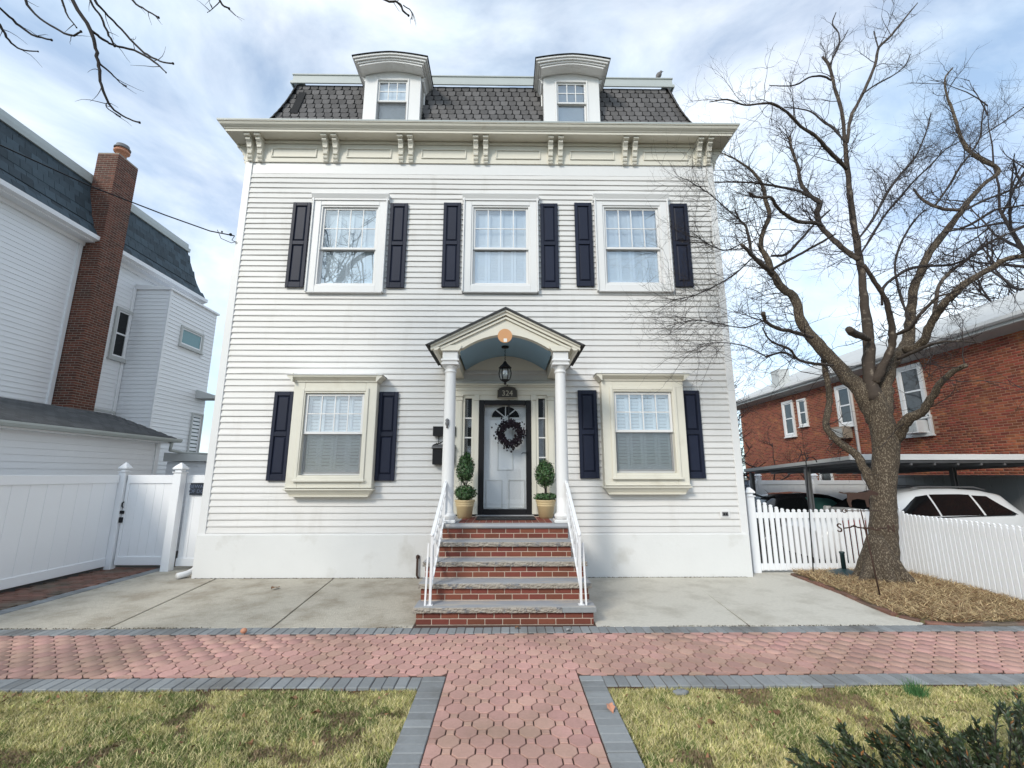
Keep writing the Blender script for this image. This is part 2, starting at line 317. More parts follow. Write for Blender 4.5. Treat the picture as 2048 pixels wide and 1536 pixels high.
# octagon paver path
path = struct(MB().box(-9, 9, -4.070, -2.47, -.054, -.010), 'paver_path', K['joint'])
struct(MB().box(-.705, .83, -8.0, -4.071, -.054, -.010), 'paver_walk_base', K['joint'])
P = .215; a = P/math.sqrt(2); ap = a/2-.0048; s = a/(1+math.sqrt(2))
octv = [(ap/math.cos(R(22.5))*math.cos(R(22.5+45*k)), ap/math.cos(R(22.5))*math.sin(R(22.5+45*k))) for k in range(8)]
def tile(poly, h=.022, c=.003):
    n = len(poly); vs = [(x, y, -h) for x, y in poly] + [(x, y, -c) for x, y in poly]
    R0 = math.hypot(*poly[0]); f = (R0-c)/R0; vs += [(x*f, y*f, 0) for x, y in poly]
    fs = [(i, (i+1) % n, n+(i+1) % n, n+i) for i in range(n)] + [(n+i, n+(i+1) % n, 2*n+(i+1) % n, 2*n+i) for i in range(n)] + [tuple(range(2*n, 3*n))]
    return MB().add(vs, fs)
Y0, Y1 = -3.865, -2.80
octs = []; sqs = []; halves = []
for iy in range(-80, 80):
    y = -3.34 + iy*P/2
    for ix in range(-50, 50):
        x = .06 + ix*P + (P/2 if iy % 2 else 0)
        inpath = Y0+.02 < y < Y1-.02 and abs(x) < 8.8
        inwalk = -.50+.035 < x < .62-.035 and -6.0 < y <= Y0+.03
        if inpath or inwalk:
            jz = random.uniform(-.0012, .0012)
            octs.append(T(x, y, jz) @ Matrix.Rotation(random.uniform(-.02, .02), 4, 'Z') @ Matrix.Rotation(random.uniform(-.005, .005), 4, 'X'))
        xs = x + P/2
        if (Y0+.02 < y < Y1-.02 and abs(xs) < 8.8) or (-.50+.02 < xs < .62-.02 and -6.0 < y <= Y0+.03):
            sqs.append(T(xs, y, random.uniform(-.002, .001)))
def clip(poly, axis, lim, keep_less):
    out = []
    for i in range(len(poly)):
        a_, b_ = poly[i], poly[(i+1) % len(poly)]; ia = (a_[axis] <= lim) == keep_less; ib = (b_[axis] <= lim) == keep_less
        if ia: out.append(a_)
        if ia != ib:
            t = (lim-a_[axis])/(b_[axis]-a_[axis]); out.append((a_[0]+(b_[0]-a_[0])*t, a_[1]+(b_[1]-a_[1])*t))
    return out
far_cut = MB()
for iy in range(-80, 80):
    y = -3.34 + iy*P/2
    for ix in range(-50, 50):
        x = .06 + ix*P + (P/2 if iy % 2 else 0)
        if (Y0+.02 < y < Y1-.02 and abs(x) < 8.8) or (-.465 < x < .585 and -6.0 < y <= Y0+.03): continue
        pl = [(x+u, y+v) for u, v in octv]
        if Y0-.1 < y <= Y0+.02 or Y1-.02 <= y < Y1+.1:
            pl = clip(clip(pl, 1, Y1-.004, True), 1, Y0+.004, False)
            if -.5 < x < .62 and y < -3.6: pl = clip(clip([(x+u, y+v) for u, v in octv], 0, -.504, False), 0, .624, True)
        elif -6.0 < y <= Y0-.1 and (-.6 < x <= -.465 or .585 <= x < .72): pl = clip(clip(pl, 0, -.504, False), 0, .624, True)
        else: continue
        if len(pl) < 3 or abs(x) > 8.6: continue
        n_ = len(pl); ar_ = abs(sum(pl[i][0]*pl[(i+1) % n_][1]-pl[(i+1) % n_][0]*pl[i][1] for i in range(n_)))/2
        if ar_ < .0008: continue
        if abs(x) < 3.2: MB().prism(pl, 'z', -.022, -.001).build('cut_paver', K['paver'], path, fix=True)
        else: far_cut.prism(pl, 'z', -.022, -.001)
tag(far_cut.build('cut_paver_field', K['paver'], path, fix=True), kind='stuff')
pieces('octagon_paver', tile(octv).mesh('octagon_paver'), octs, K['paver'], path)
hs = s/2-.0048
pieces('square_paver', tile([(-hs, -hs), (hs, -hs), (hs, hs), (-hs, hs)], .022, .004).mesh('square_paver'), sqs, K['paver'], path)
# grey soldier courses
bl = .098
me = MB().box(-.0475, .0475, -.098, .098, -.03, 0, .006).mesh('border_brick'); q = []
for i in range(-85, 86):
    x = i*.1
    wav = .012*math.sin(x*1.7)
    q.append(T(x, -2.69+wav, random.uniform(-.003, .003)) @ Matrix.Rotation(random.uniform(-.015, .015), 4, 'Z'))
    if not (-.755 < x < .88): q.append(T(x + (.041 if x < 0 else -.016), -3.975+.006*math.sin(x*2.3), random.uniform(-.003, .003)) @ Matrix.Rotation(random.uniform(-.015, .015), 4, 'Z'))
for i in range(22):
    y = -3.925 - .1*i
    for x in (-.61, .735): q.append(T(x, y, random.uniform(-.003, .003)) @ Matrix.Rotation(math.pi/2+random.uniform(-.015, .015), 4, 'Z') )
pieces('border_brick', me, q, K['greypaver'], path, limit=300)

# ---------------------------------------------------------------- grass
def vcol_mat(name, rough=.7):
    m = bpy.data.materials.new(name); m.use_nodes = True; t = m.node_tree; b = t.nodes['Principled BSDF']; b.inputs['Roughness'].default_value = rough; b.inputs['Specular IOR Level'].default_value = .25
    c = t.nodes.new('ShaderNodeAttribute'); c.attribute_name = 'blade_colour'; t.links.new(c.outputs['Color'], b.inputs['Base Color']); return m
def vnoise(x, y, s, seed):
    rs = np.random.RandomState(seed); g = rs.rand(64, 64); X = x*s; Y = y*s; xi = np.floor(X).astype(int); yi = np.floor(Y).astype(int); fx = X-xi; fy = Y-yi
    fx = fx*fx*(3-2*fx); fy = fy*fy*(3-2*fy); G = lambda i, j: g[i % 64, j % 64]
    return (G(xi, yi)*(1-fx)+G(xi+1, yi)*fx)*(1-fy) + (G(xi, yi+1)*(1-fx)+G(xi+1, yi+1)*fx)*fy
def blades(name, pos, h, wd, lean, colr, m, label, cat):
    n = len(pos); th = np.random.rand(n)*2*np.pi; ph = np.random.rand(n)*2*np.pi
    sx = np.c_[np.cos(th), np.sin(th), np.zeros(n)]*wd[:, None]; ld = np.c_[np.cos(ph), np.sin(ph), np.zeros(n)]*(lean*h)[:, None]
    up = np.zeros((n, 3)); up[:, 2] = h*np.sqrt(np.maximum(1-np.minimum(lean, .97)**2, .03))
    V = np.stack([pos-sx, pos+sx, pos+sx*.7+ld*.38+up*.55, pos-sx*.7+ld*.38+up*.55, pos+ld+up], 1).reshape(-1, 3)
    b = np.arange(n)*5; LI = np.stack([b, b+1, b+2, b+3, b+3, b+2, b+4], 1).ravel(); LS = np.stack([np.arange(n)*7, np.arange(n)*7+4], 1).ravel()
    me = bpy.data.meshes.new(name); me.vertices.add(len(V)); me.vertices.foreach_set('co', V.ravel().astype(np.float32)); me.loops.add(len(LI)); me.loops.foreach_set('vertex_index', LI.astype(np.int32))
    me.polygons.add(len(LS)); me.polygons.foreach_set('loop_start', LS.astype(np.int32)); me.update(calc_edges=True)
    at_ = me.attributes.new('blade_colour', 'FLOAT_COLOR', 'POINT'); C4 = np.repeat(np.c_[colr, np.ones(n)], 5, 0); at_.data.foreach_set('color', C4.ravel().astype(np.float32))
    me.materials.append(m); o = link(name, me); return tag(o, label, cat, kind='stuff')
GM = vcol_mat('grass_blades'); straw = np.array([.74, .64, .34]); green = np.array([.19, .24, .07]); olive = np.array([.50, .48, .17]); tan = np.array([.48, .35, .21])
def lawn(x0, x1, label, n):
    x = np.random.rand(n)*(x1-x0)+x0; y = -4.068 - np.random.rand(n)**1.15*1.75
    keep = (np.abs(x) < (y+8.2)*1.7+.8); x = x[keep]; y = y[keep]; n = len(x)
    g = vnoise(x, y, 2.0, 1)*.45 + vnoise(x, y, 5, 2)*.35 + vnoise(x, y, 14, 3)*.2; g2 = vnoise(x, y, 2.6, 5)*.5 + vnoise(x, y, 9, 6)*.5; r = np.random.rand(n); k_ = vnoise(x, y, 18, 8)
    c = np.where((r < .35+.25*(1-g))[:, None], straw, olive)
    c = np.where(((g > .53) & (r > .40))[:, None] | (r > .86)[:, None], green, c); c = np.where(((g2 > .66) & (r < .75))[:, None], tan*.6, c)
    c = c*(0.38+.46*np.random.rand(n)+.48*k_)[:, None]
    h = (.008+.020*np.random.rand(n)+.016*k_)*(0.6+.9*g); h = np.where(g2 > .66, h*.45, h)
    blades('grass', np.c_[x, y, np.full(n, -.055) + .022*vnoise(x, y, 1.6, 9)], h+.018, .0017+.0020*np.random.rand(n), .45+.52*np.random.rand(n), c, GM, label, 'grass')
lawn(-7.8, -.712, 'patchy winter grass lawn left of the paver walk', 250000)
lawn(.838, 7.8, 'patchy winter grass lawn right of the paver walk', 250000)
def tuft(px, py, label, n=260, hh=.13, sp=.05):
    p = at(px, py, Z=-.04); pos = np.c_[p.x+np.random.randn(n)*sp*.6, p.y+np.random.randn(n)*sp*.5, np.full(n, -.05)]
    c = np.array([.07, .17, .06])*(0.6+.8*np.random.rand(n))[:, None]
    o = blades('grass_tuft', pos, hh*(.5+.8*np.random.rand(n)), .0018+.001*np.random.rand(n), .1+.5*np.random.rand(n), c, GM, label, 'grass tuft'); del o['kind']
tuft(1835, 1395, 'tall green grass tuft standing at the border of the right lawn')
n = 2600; x = np.random.rand(n)*9.3-5.2; x = x[(x < -1.08) | (x > 1.08)]; n1_ = len(x); y = -.068-np.abs(np.random.randn(n1_))*.014  # dirt along the foundation, also put in as contact shade
x2 = np.random.rand(1700)*12.2-6.2; x2 = x2[(np.abs(x2) > 1.1) & (x2 < 4.7) & (vnoise(x2, x2*0, 1.3, 4) > .35)]; y2 = -2.592+np.random.randn(len(x2))*.007
x = np.r_[x, x2]; y = np.r_[y, y2]; n = len(x); c = np.where((np.random.rand(n) < .3)[:, None], np.array([.10, .10, .04]), np.array([.075, .055, .04]))*(.5+np.random.rand(n))[:, None]
blades('edge_dirt_shade', np.c_[x, y, np.full(n, .0)], .006+.014*np.random.rand(n), .003+.004*np.random.rand(n), .6+.37*np.random.rand(n), c, GM, 'thin line of dirt and dead grass along the concrete edges, also contact shade at the foundation', 'dirt')
n = 420; x = np.random.rand(n)*10.4-5.2; x = x[(x < -.8) | (x > .95)]; n = len(x); y = -4.10-np.random.rand(n)**1.3*1.0
c = np.where((np.random.rand(n) < .5)[:, None], np.array([.22, .11, .055]), np.array([.34, .21, .12]))*(.5+.8*np.random.rand(n))[:, None]
blades('leaf_litter', np.c_[x, y, np.full(n, -.012)], .018+.022*np.random.rand(n), .006+.007*np.random.rand(n), .80+.16*np.random.rand(n), c, GM, 'crumbled brown leaf bits scattered over both lawns', 'leaf litter')
# ---------------------------------------------------------------- mulch bed
bedpts = [(p.x, p.y) for p in EDGE]
bed = struct(MB().prism(bedpts + [(7.3, -2.46), (7.02, .17), (5.0, .17)], 'z', -.074, .012), 'mulch_bed', K['soil'], fix=True)
def inbed(x, y):
    ins = np.zeros(len(x), bool); pl = bedpts + [(6.95, -2.45), (6.95, .14), (5.05, .14)]; k = len(pl)
    for i in range(k):
        (xa, ya), (xb, yb) = pl[i], pl[(i+1) % k]; c = ((ya > y) != (yb > y)) & (x < (xb-xa)*(y-ya)/(yb-ya+1e-12)+xa); ins ^= c
    return ins
n = 26000; x = np.random.rand(n)*2.6+4.6; y = np.random.rand(n)*3-2.75; k = inbed(x, y); x = x[k]; y = y[k]; n = len(x)
c = np.where((np.random.rand(n) < .6)[:, None], np.array([.52, .39, .22]), np.array([.22, .13, .07]))*(.6+.8*np.random.rand(n))[:, None]
dm = np.clip(.055 - .012*np.hypot(x-6.0, y+.5), .012, .06)
blades('straw_mulch', np.c_[x, y, dm+.012*np.random.rand(n)], .07+.11*np.random.rand(n), .0028+.0035*np.random.rand(n), .88+.09*np.random.rand(n), c, GM, 'dry straw and leaf mulch covering the bed under the bare tree', 'mulch')
edging = thing('brick_edging', 'row of low red bricks edging the mulch bed beside the concrete', 'edging', EDGE[0])
me = MB().box(-.098, .098, -.045, .045, -.06, .035, .01).mesh('brick'); q = []
for i in range(len(EDGE)-1):
    A, B = EDGE[i], EDGE[i+1]; d = B-A; n_ = max(1, round(d.length/.205))
    for k in range(n_):
        p = A + d*((k+.5)/n_) - EDGE[0]; q.append(T(p.x, p.y, random.uniform(-.02, .006)) @ Matrix.Rotation(math.atan2(d.y, d.x)+random.uniform(-.06, .06), 4, 'Z') @ Matrix.Rotation(random.uniform(-.06, .06), 4, 'X'))
pieces('brick', me, q, K['paver_dark'], edging)

# ================================================================ MAIN HOUSE
HX0, HX1 = -5.25, 4.2; HD = 11.0
house = thing('house', 'three storey white clapboard house with mansard roof, navy shutters and arched portico', 'house', (-.5, 0, 0))
HO = Vector((-.5, 0, 0))
class H(MB):
    """mesh given in place coordinates, parented to the house (or to one of its parts)"""
    def build(s, name, m, parent=None, bevel=0.0, fix=False):
        o = MB.build(s, name, m, parent or house, None, bevel, fix)
        if parent is None: o.location = -HO
        return o
def hpart(mb, name, m, bevel=0.0, fix=False): return mb.build(name, m, house, -HO, bevel, fix)
wall_in = hpart(MB().box(HX0+.02, HX1-.02, .42, HD, .02, 8.5), 'interior_wall', K['plaster'])
hpart(MB().box(HX0-.02, HX1+.02, -.06, HD+.02, -.07, .70, .01), 'foundation', K['stucco'])
hpart(MB().box(HX0+.002, HX0+.03, .01, HD, .70, 8.4).box(HX1-.03, HX1-.002, .01, HD, .70, 8.4), 'side_wall', K['siding'])
UP = [(-3.09, 5.12, 7.17), (-.115, 5.14, 7.19), (2.485, 5.17, 7.21)]       # upper windows: centre, bottom, top of casing
LO = [(-3.05, 1.34, 3.40), (2.46, 1.38, 3.44)]
CW = .76                                                                    # half casing width
OPEN = [(c-CW+.03, c+CW-.03, z0+.05, z1-.05) for c, z0, z1 in UP] + [(c-.72, c+.72, z0+.15, z1-.1) for c, z0, z1 in LO] + [(-.90, .86, .9, 3.22)]
E_ = .1125; zc0 = .715; nb = 62
for i in range(nb):
    z0 = zc0 + i*E_; z1 = z0+E_
    cuts = sorted((a_, b_) for a_, b_, c_, d_ in OPEN if z1 > c_ and z0 < d_); xs = HX0+.10; segs = []
    for a_, b_ in cuts:
        segs.append((xs, a_)); xs = b_
    segs.append((xs, HX1-.10))
    prof = [(.004, z0), (-.022, z0), (-.025, z0+.004), (-.024, z0+.020), (-.004, z1+.004), (.004, z1+.004)]
    for a_, b_ in segs:
        dz = random.uniform(-.0012, .0012)
        m_ = MB(); nx = max(1, int((b_-a_)/.55)); n_ = len(prof)
        vs = [(a_+(b_-a_)*k/nx, y+(random.uniform(-.0028, .0018) if y < 0 else 0), z+dz+random.uniform(-.0014, .0014)) for k in range(nx+1) for y, z in prof]
        fs = [(k*n_+p, (k+1)*n_+p, (k+1)*n_+(p+1) % n_, k*n_+(p+1) % n_) for k in range(nx) for p in range(n_)] + [tuple(range(n_)), tuple(range(nx*n_+n_-1, nx*n_-1, -1))]
        hpart(m_.add(vs, fs), 'clapboard', K['siding'])
mb = MB()
for sx, x in ((-1, HX0), (1, HX1)):
    zz = zc0
    while zz < 8.3:
        X0, X1 = (x-.022, x) if sx < 0 else (x, x+.022)
        mb.add([(X0 if sx < 0 else X1, .12, zz), (X0 if sx < 0 else X1, HD, zz), (x, HD, zz), (x, .12, zz), (x+sx*.004, .12, zz+E_), (x+sx*.004, HD, zz+E_)], [(0, 1, 5, 4), (0, 3, 2, 1)]); zz += E_
tag(hpart(mb, 'side_clapboards', K['siding'], fix=False), kind='stuff')
ztop = zc0+nb*E_
for x0, x1 in ((HX0-.03, HX0+.105), (HX1-.105, HX1+.03)):
    hpart(MB().box(x0, x1, -.034, .12, .70, 7.92, .004), 'corner_board', K['trim'])
hpart(MB().box(HX0+.106, HX1-.106, -.012, .03, ztop-.012, 7.92), 'band_board', K['trim'])
hpart(MB().box(HX0+.02, HX1-.02, -.045, -.03, .690, .716), 'starter_strip', K['trim'])
# frieze with raised panels
fr = hpart(MB().box(HX0-.03, HX1+.03, -.04, .12, 7.921, 8.40), 'frieze', K['cornice'])
PX = [-5.08 + 1.518*i for i in range(7)]
for i in range(6):
    x0, x1 = PX[i]+.30, PX[i+1]-.30; z0, z1 = 8.02, 8.24; t = .028; m_ = MB()
    m_.box(x0, x1, -.062, -.041, z0, z0+t, .006).box(x0, x1, -.062, -.041, z1-t, z1, .006).box(x0, x0+t, -.0615, -.041, z0+t, z1-t, .006).box(x1-t, x1, -.0615, -.041, z0+t, z1-t, .006)
    m_.build('panel_moulding', K['cornice'], fr)
MB().box(HX0-.035, HX1+.035, -.075, -.041, 8.33, 8.395, .01).build('frieze_moulding', K['cornice'], fr)
# brackets
bp = [(-.041, 7.915), (-.075, 7.915), (-.085, 7.935), (-.075, 7.955), (-.10, 7.97), (-.115, 8.0), (-.095, 8.03), (-.085, 8.04), (-.125, 8.055), (-.135, 8.10), (-.11, 8.13), (-.115, 8.15), (-.16, 8.17), (-.165, 8.205),
      (-.145, 8.225), (-.16, 8.25), (-.20, 8.265), (-.235, 8.29), (-.235, 8.32), (-.22, 8.335), (-.27, 8.34), (-.275, 8.392), (-.041, 8.392)]
bm_ = MB().prism(bp, 'x', -.043, .043).prism([(-.042, 8.345), (-.285, 8.345), (-.285, 8.394), (-.042, 8.394)], 'x', -.056, .056).prism([(-.042, 7.96), (-.08, 7.99), (-.10, 8.08), (-.15, 8.19), (-.20, 8.29), (-.21, 8.33), (-.042, 8.33)], 'x', -.049, .049).mesh('bracket')
bm_.materials.append(K['cornice'])
for x in PX:
    for d in (-.10, .10):
        o = link('bracket', bm_, house); o.location = Vector((x+d, 0, 0)) - HO
for x, s_ in ((HX0-.03, -1), (HX1+.03, 1)):        # returns on the side walls
    for y in (.12, .32):
        o = link('bracket', bm_, house); o.location = Vector((x, y, 0)) - HO; o.rotation_euler = (0, 0, s_*math.pi/2)
# soffit and cornice (mitred round the house)
cor = [(-.05, 8.40), (.30, 8.397), (.305, 8.385), (.325, 8.385), (.33, 8.43), (.345, 8.432), (.35, 8.447), (.375, 8.462), (.405, 8.485), (.42, 8.512), (.422, 8.53), (.44, 8.532), (.442, 8.562), (.43, 8.572), (.30, 8.59), (.0, 8.63)]
co = hpart(sweep_rect(cor, HX0, HX1, -.001, HD), 'cornice', K['cornice'])
MB().add([v for v in sweep_rect([(.446, 8.545), (.446, 8.574), (.30, 8.60)], HX0, HX1, -.001, HD).v], sweep_rect([(0, 0), (0, 0), (0, 0)], 0, 1, 0, 1).f).build('drip_edge', K['metal'], co)
# mansard roof
MP = [(0.02, 8.60), (.10, 8.82), (.19, 9.06), (.28, 9.33), (.37, 9.64), (.45, 9.97), (.52, 10.30)]
mansard = hpart(sweep_rect([(-i_, z) for i_, z in MP] + [(-.9, 10.31), (-1.6, 10.32)], HX0, HX1, 0.0, HD), 'mansard_roof', K['roofblack'])
def mpt(sv):
    acc = 0
    for (i0, z0), (i1, z1) in zip(MP, MP[1:]):
        Ls = math.hypot(i1-i0, z1-z0)
        if sv <= acc+Ls: f = (sv-acc)/Ls; return i0+(i1-i0)*f, z0+(z1-z0)*f, math.atan2(z1-z0, i1-i0)
        acc += Ls
    return MP[-1][0], MP[-1][1], math.atan2(.33, .07)
SW, SE = .178, .158
sh = [(-.078, .142), (-.078, .042), (-.046, 0.006), (.046, 0.006), (.078, .042), (.078, .142)]
shm = MB().prism(sh, 'z', 0.0, .012).mesh('shingle')
DORM = [-2.43, 1.378]
q = []; qs = []; srow = 0; sv = .02
while sv < 1.60:
    ins, z, ang = mpt(sv); x = HX0+ins+.10 + (SW/2 if srow % 2 else 0)
    while x < HX1-ins-.08:
        if not any(abs(x-dc) < .60 for dc in DORM):
            # local: x along the eave, y up the slope, z out of the slope
            out = Vector((0, -math.sin(ang), math.cos(ang))); upv = Vector((0, math.cos(ang), math.sin(ang)))
            Mx = Matrix((( 1, 0, 0, x), (0, upv.y, out.y, ins), (0, upv.z, out.z, z), (0, 0, 0, 1)))
            q.append(Mx @ T(random.uniform(-.003, .003), random.uniform(-.004, .004), .003) @ Matrix.Rotation(R(3.5), 4, 'X') @ Matrix.Rotation(random.uniform(-.02, .02), 4, 'Z'))
        x += SW
    y = ins+.10
    while y < HD-ins:
        for sx, xx in ((-1, HX0+ins), (1, HX1-ins)):
            out = Vector((sx*math.sin(ang), 0, math.cos(ang))); upv = Vector((-sx*math.cos(ang), 0, math.sin(ang))); xv = upv.cross(out)
            qs.append(Matrix(((xv.x, upv.x, out.x, xx), (xv.y, upv.y, out.y, y), (xv.z, upv.z, out.z, z), (0, 0, 0, 1))) @ Matrix.Rotation(R(3.5), 4, 'X'))
        y += SW
    sv += SE; srow += 1
pieces('shingle', shm, q, K['shingle'], mansard, limit=300, key=lambda m: -m.translation.z)
tag(joined('side_shingles', shm, qs, K['shingle'], mansard), kind='stuff')
for sx in (0, 1):                                  # hip caps
    k = 0; sv = .0
    while sv < 1.72:
        i0, z0, a0 = mpt(sv); i1, z1, _ = mpt(min(sv+.2, 1.76)); X0 = HX0+i0 if sx == 0 else HX1-i0; X1 = HX0+i1 if sx == 0 else HX1-i1
        MB().beam((X0, i0-.012, z0+.012), (X1, i1-.004, z1+.004), .20, .014, up=(-1 if sx == 0 else 1, -1, .6)).build('hip_cap', K['shingle'], mansard); sv += .16
pa, pb = at(588, 228, Y=.27), at(606, 186, Y=.44); MB().beam((pa.x, .245, pa.z), (pb.x, .425, pb.z), .16, .012, up=(0, -1, .4)).build('roof_patch', K['roofblack'], mansard)
hpart(sweep_rect([(-.44, 10.26), (-.42, 10.27), (-.42, 10.33), (-.45, 10.335), (-.46, 10.50), (-.44, 10.505), (-.44, 10.53), (-.60, 10.54)], HX0, HX1, 0.0, HD), 'roof_curb', K['metal'])

# ---------------------------------------------------------------- sash windows
def frame(mb, x0, x1, z0, z1, y0, y1, w, wt=None, wb=None, c=.004):
    wt = wt or w; wb = wb or w
    mb.box(x0, x0+w, y0, y1, z0, z1, c).box(x1-w, x1, y0, y1, z0, z1, c).box(x0+w, x1-w, y0+.0015, y1-.0015, z1-wt, z1, c).box(x0+w, x1-w, y0+.0015, y1-.0015, z0, z0+wb, c); return mb
def louver_panel(x0, x1, z0, z1, y, parent, ang=15):
    mb = MB(); frame(mb, x0, x1, z0, z1, y, y+.028, .05, .07, .09, 0)
    mb.box(x0+.05, x1-.05, y+.001, y+.027, (z0+z1)/2-.03, (z0+z1)/2+.03)
    z = z0+.115
    while z < z1-.08:
        if abs(z-(z0+z1)/2) > .055:
            c_, s_ = math.cos(R(ang)), math.sin(R(ang)); hh = .0255; t_ = .004
            mb.prism([(y+.014+hh*s_-t_, z-hh*c_), (y+.014+hh*s_+t_, z-hh*c_), (y+.014-hh*s_+t_, z+hh*c_), (y+.014-hh*s_-t_, z+hh*c_)], 'x', x0+.051, x1-.051)
        z += .058
    return mb.build('interior_shutter', K['louver'], parent)
def sash(parent, x0, x1, z0, z1, y, cols, rows, louvers=4, sw=.045, mid=None, blind=False):
    """upper sash in front, lower sash set back, panes, bars and what hangs behind the glass"""
    zm = mid or (z0+z1)/2
    frame(MB(), x0, x1, zm-.02, z1, y, y+.035, sw).build('upper_sash', K['trim'], parent)
    frame(MB(), x0, x1, z0, zm+.022, y+.040, y+.075, sw, .045, .055).build('lower_sash', K['trim'], parent)
    MB().box(x0+sw-.004, x1-sw+.004, y+.014, y+.019, zm, z1-sw+.004).build('pane', K['glass'], parent)
    MB().box(x0+sw-.004, x1-sw+.004, y+.055, y+.060, z0+.05, zm).build('pane', K['glass'], parent)
    if not louvers and not blind: MB().box(x0+.012, x1-.012, y+.036, y+.0385, z0+.02, zm-.022).build('insect_screen', K['screen'], parent)
    gx0, gx1, gz0, gz1 = x0+sw, x1-sw, zm+.026, z1-sw
    for c_ in range(1, cols):
        x = gx0+(gx1-gx0)*c_/cols; MB().box(x-.009, x+.009, y+.0055, y+.0125, gz0, gz1).build('glazing_bar', K['trim'], parent)
    for r_ in range(1, rows):
        z = gz0+(gz1-gz0)*r_/rows; MB().box(gx0, gx1, y+.0065, y+.0115, z-.009, z+.009).build('glazing_bar', K['trim'], parent)
    if louvers:
        pw = (x1-x0-.06)/louvers
        for i in range(louvers): louver_panel(x0+.03+pw*i+.002, x0+.03+pw*(i+1)-.002, z0+.01, z1-.01, y+.092, parent)
    elif blind:
        mb = MB(); z = z0+.05
        while z < z1: mb.prism([(y+.10, z+.024), (y+.128, z), (y+.130, z+.002), (y+.102, z+.026)], 'x', x0+.05, x1-.05); z += .032
        mb.build('blind', K['louver'], parent)
for k, (c, z0, z1) in enumerate(UP):
    m_ = MB(); y0 = -.075
    # flat casing with a bevelled outer band and a sloped head
    frame(m_, c-CW+.05, c+CW-.05, z0+.001, z1-.13, y0, .10, .135, .10, .125, .006)
    m_.box(c-CW+.02, c-CW+.0495, y0-.03, .02, z0-.012, z1-.06, .006).box(c+CW-.0495, c+CW-.02, y0-.03, .02, z0-.012, z1-.06, .006)
    m_.prism([(.02, z1), (-.135, z1), (-.135, z1-.014), (y0-.02, z1-.10), (y0-.02, z1-.131), (.02, z1-.131)], 'x', c-CW+.0, c+CW-.0)
    m_.box(c-CW+.05, c+CW-.05, y0-.012, .015, z0-.022, z0, .004)
    wnd = hpart(m_, 'window', K['trim'])
    jx0, jx1, jz0, jz1 = c-CW+.185, c+CW-.185, z0+.126, z1-.23
    frame(MB(), jx0+.0005, jx1-.0005, jz0+.0005, jz1-.0005, y0+.02, .12, .03, c=0).build('jamb', K['trim'], wnd)
    sash(wnd, jx0+.03, jx1-.03, jz0+.03, jz1-.03, y0+.055, 4, 2, 4, mid=(jz0+jz1)/2-.06)
for k, (c, z0, z1) in enumerate(LO):
    yf = -.20; m_ = MB()
    frame(m_, c-.74, c+.74, z0+.13, z1-.07, yf, .0, .20, .18, .21, .006)
    m_.box(c-.745, c+.745, yf-.028, yf, z0+.14, z0+.162, .004)
    wnd = hpart(m_, 'window', K['cream'])
    frame(MB(), c-.60, c+.60, z0+.28, z1-.18, yf-.022, yf-.0005, .055, c=.008).build('moulding', K['cream'], wnd)
    frame(MB(), c-.55, c+.55, z0+.33, z1-.24, yf-.010, -.02, .025, c=.003).build('moulding', K['cream'], wnd)
    MB().box(c-.62, c+.62, yf-.055, yf-.0235, z0+.245, z0+.285, .006).build('sill', K['cream'], wnd)
    # sloping hood and crown moulding
    hz = z1-.07
    MB().prism([(yf, hz+.001), (yf-.015, hz+.001), (yf-.02, hz+.03), (yf-.06, hz+.06), (yf-.095, hz+.085), (yf-.10, hz+.115), (-.03, hz+.175), (0, hz+.175), (0, hz+.001)], 'x', c-.735, c+.735).build('crown_moulding', K['cream'], wnd)
    m2 = MB()
    for sx in (-1, 1):
        m2.prism([(c+sx*.738, hz+.002), (c+sx*.755, hz+.002), (c+sx*.80, hz+.06), (c+sx*.835, hz+.085), (c+sx*.84, hz+.113), (c+sx*.738, hz+.15)], 'y', yf-.098, -.024)
    m2.build('crown_return', K['cream'], wnd, fix=True)
    hd = MB(); hd.add([(c-.86, yf-.115, hz+.118), (c+.86, yf-.115, hz+.118), (c+.66, -.02, hz+.205), (c-.66, -.02, hz+.205), (c-.86, -.022, hz+.118), (c+.86, -.022, hz+.118), (c-.86, yf-.115, hz+.128), (c+.86, yf-.115, hz+.128)], [(6, 7, 2, 3), (0, 1, 7, 6), (0, 6, 3, 4), (1, 5, 2, 7), (0, 4, 5, 1)])
    hd.build('hood', K['trim'], wnd)
    # tapering base
    bz = z0+.128
    bs = MB(); ring = lambda x, y, z: [(c-x, y, z), (c+x, y, z), (c+x, -.0, z), (c-x, -.0, z)]
    vs = []
    for x, y, z in ((.735, yf-.002, bz), (.765, yf-.03, bz-.002), (.765, yf-.03, bz-.022), (.735, yf-.0, bz-.03), (.68, yf+.06, bz-.11), (.68, yf+.045, bz-.113), (.665, yf+.05, bz-.14)): vs += ring(x, y, z)
    bs.add(vs, [(i*4+j_, i*4+(j_+1) % 4, i*4+4+(j_+1) % 4, i*4+4+j_) for i in range(6) for j_ in range(4)] + [(24, 25, 26, 27)]); bs.build('base_moulding', K['cream'], wnd, fix=True)
    sash(wnd, c-.52, c+.52, z0+.36, z1-.27, yf+.03, 4, 2, 0, mid=(z0+z1)/2+.055)
    for i in range(4):
        pw = 1.0/4; louver_panel(c-.5+pw*i+.003, c-.5+pw*(i+1)-.003, z0+.38, z1-.29, -.085, wnd, 15)
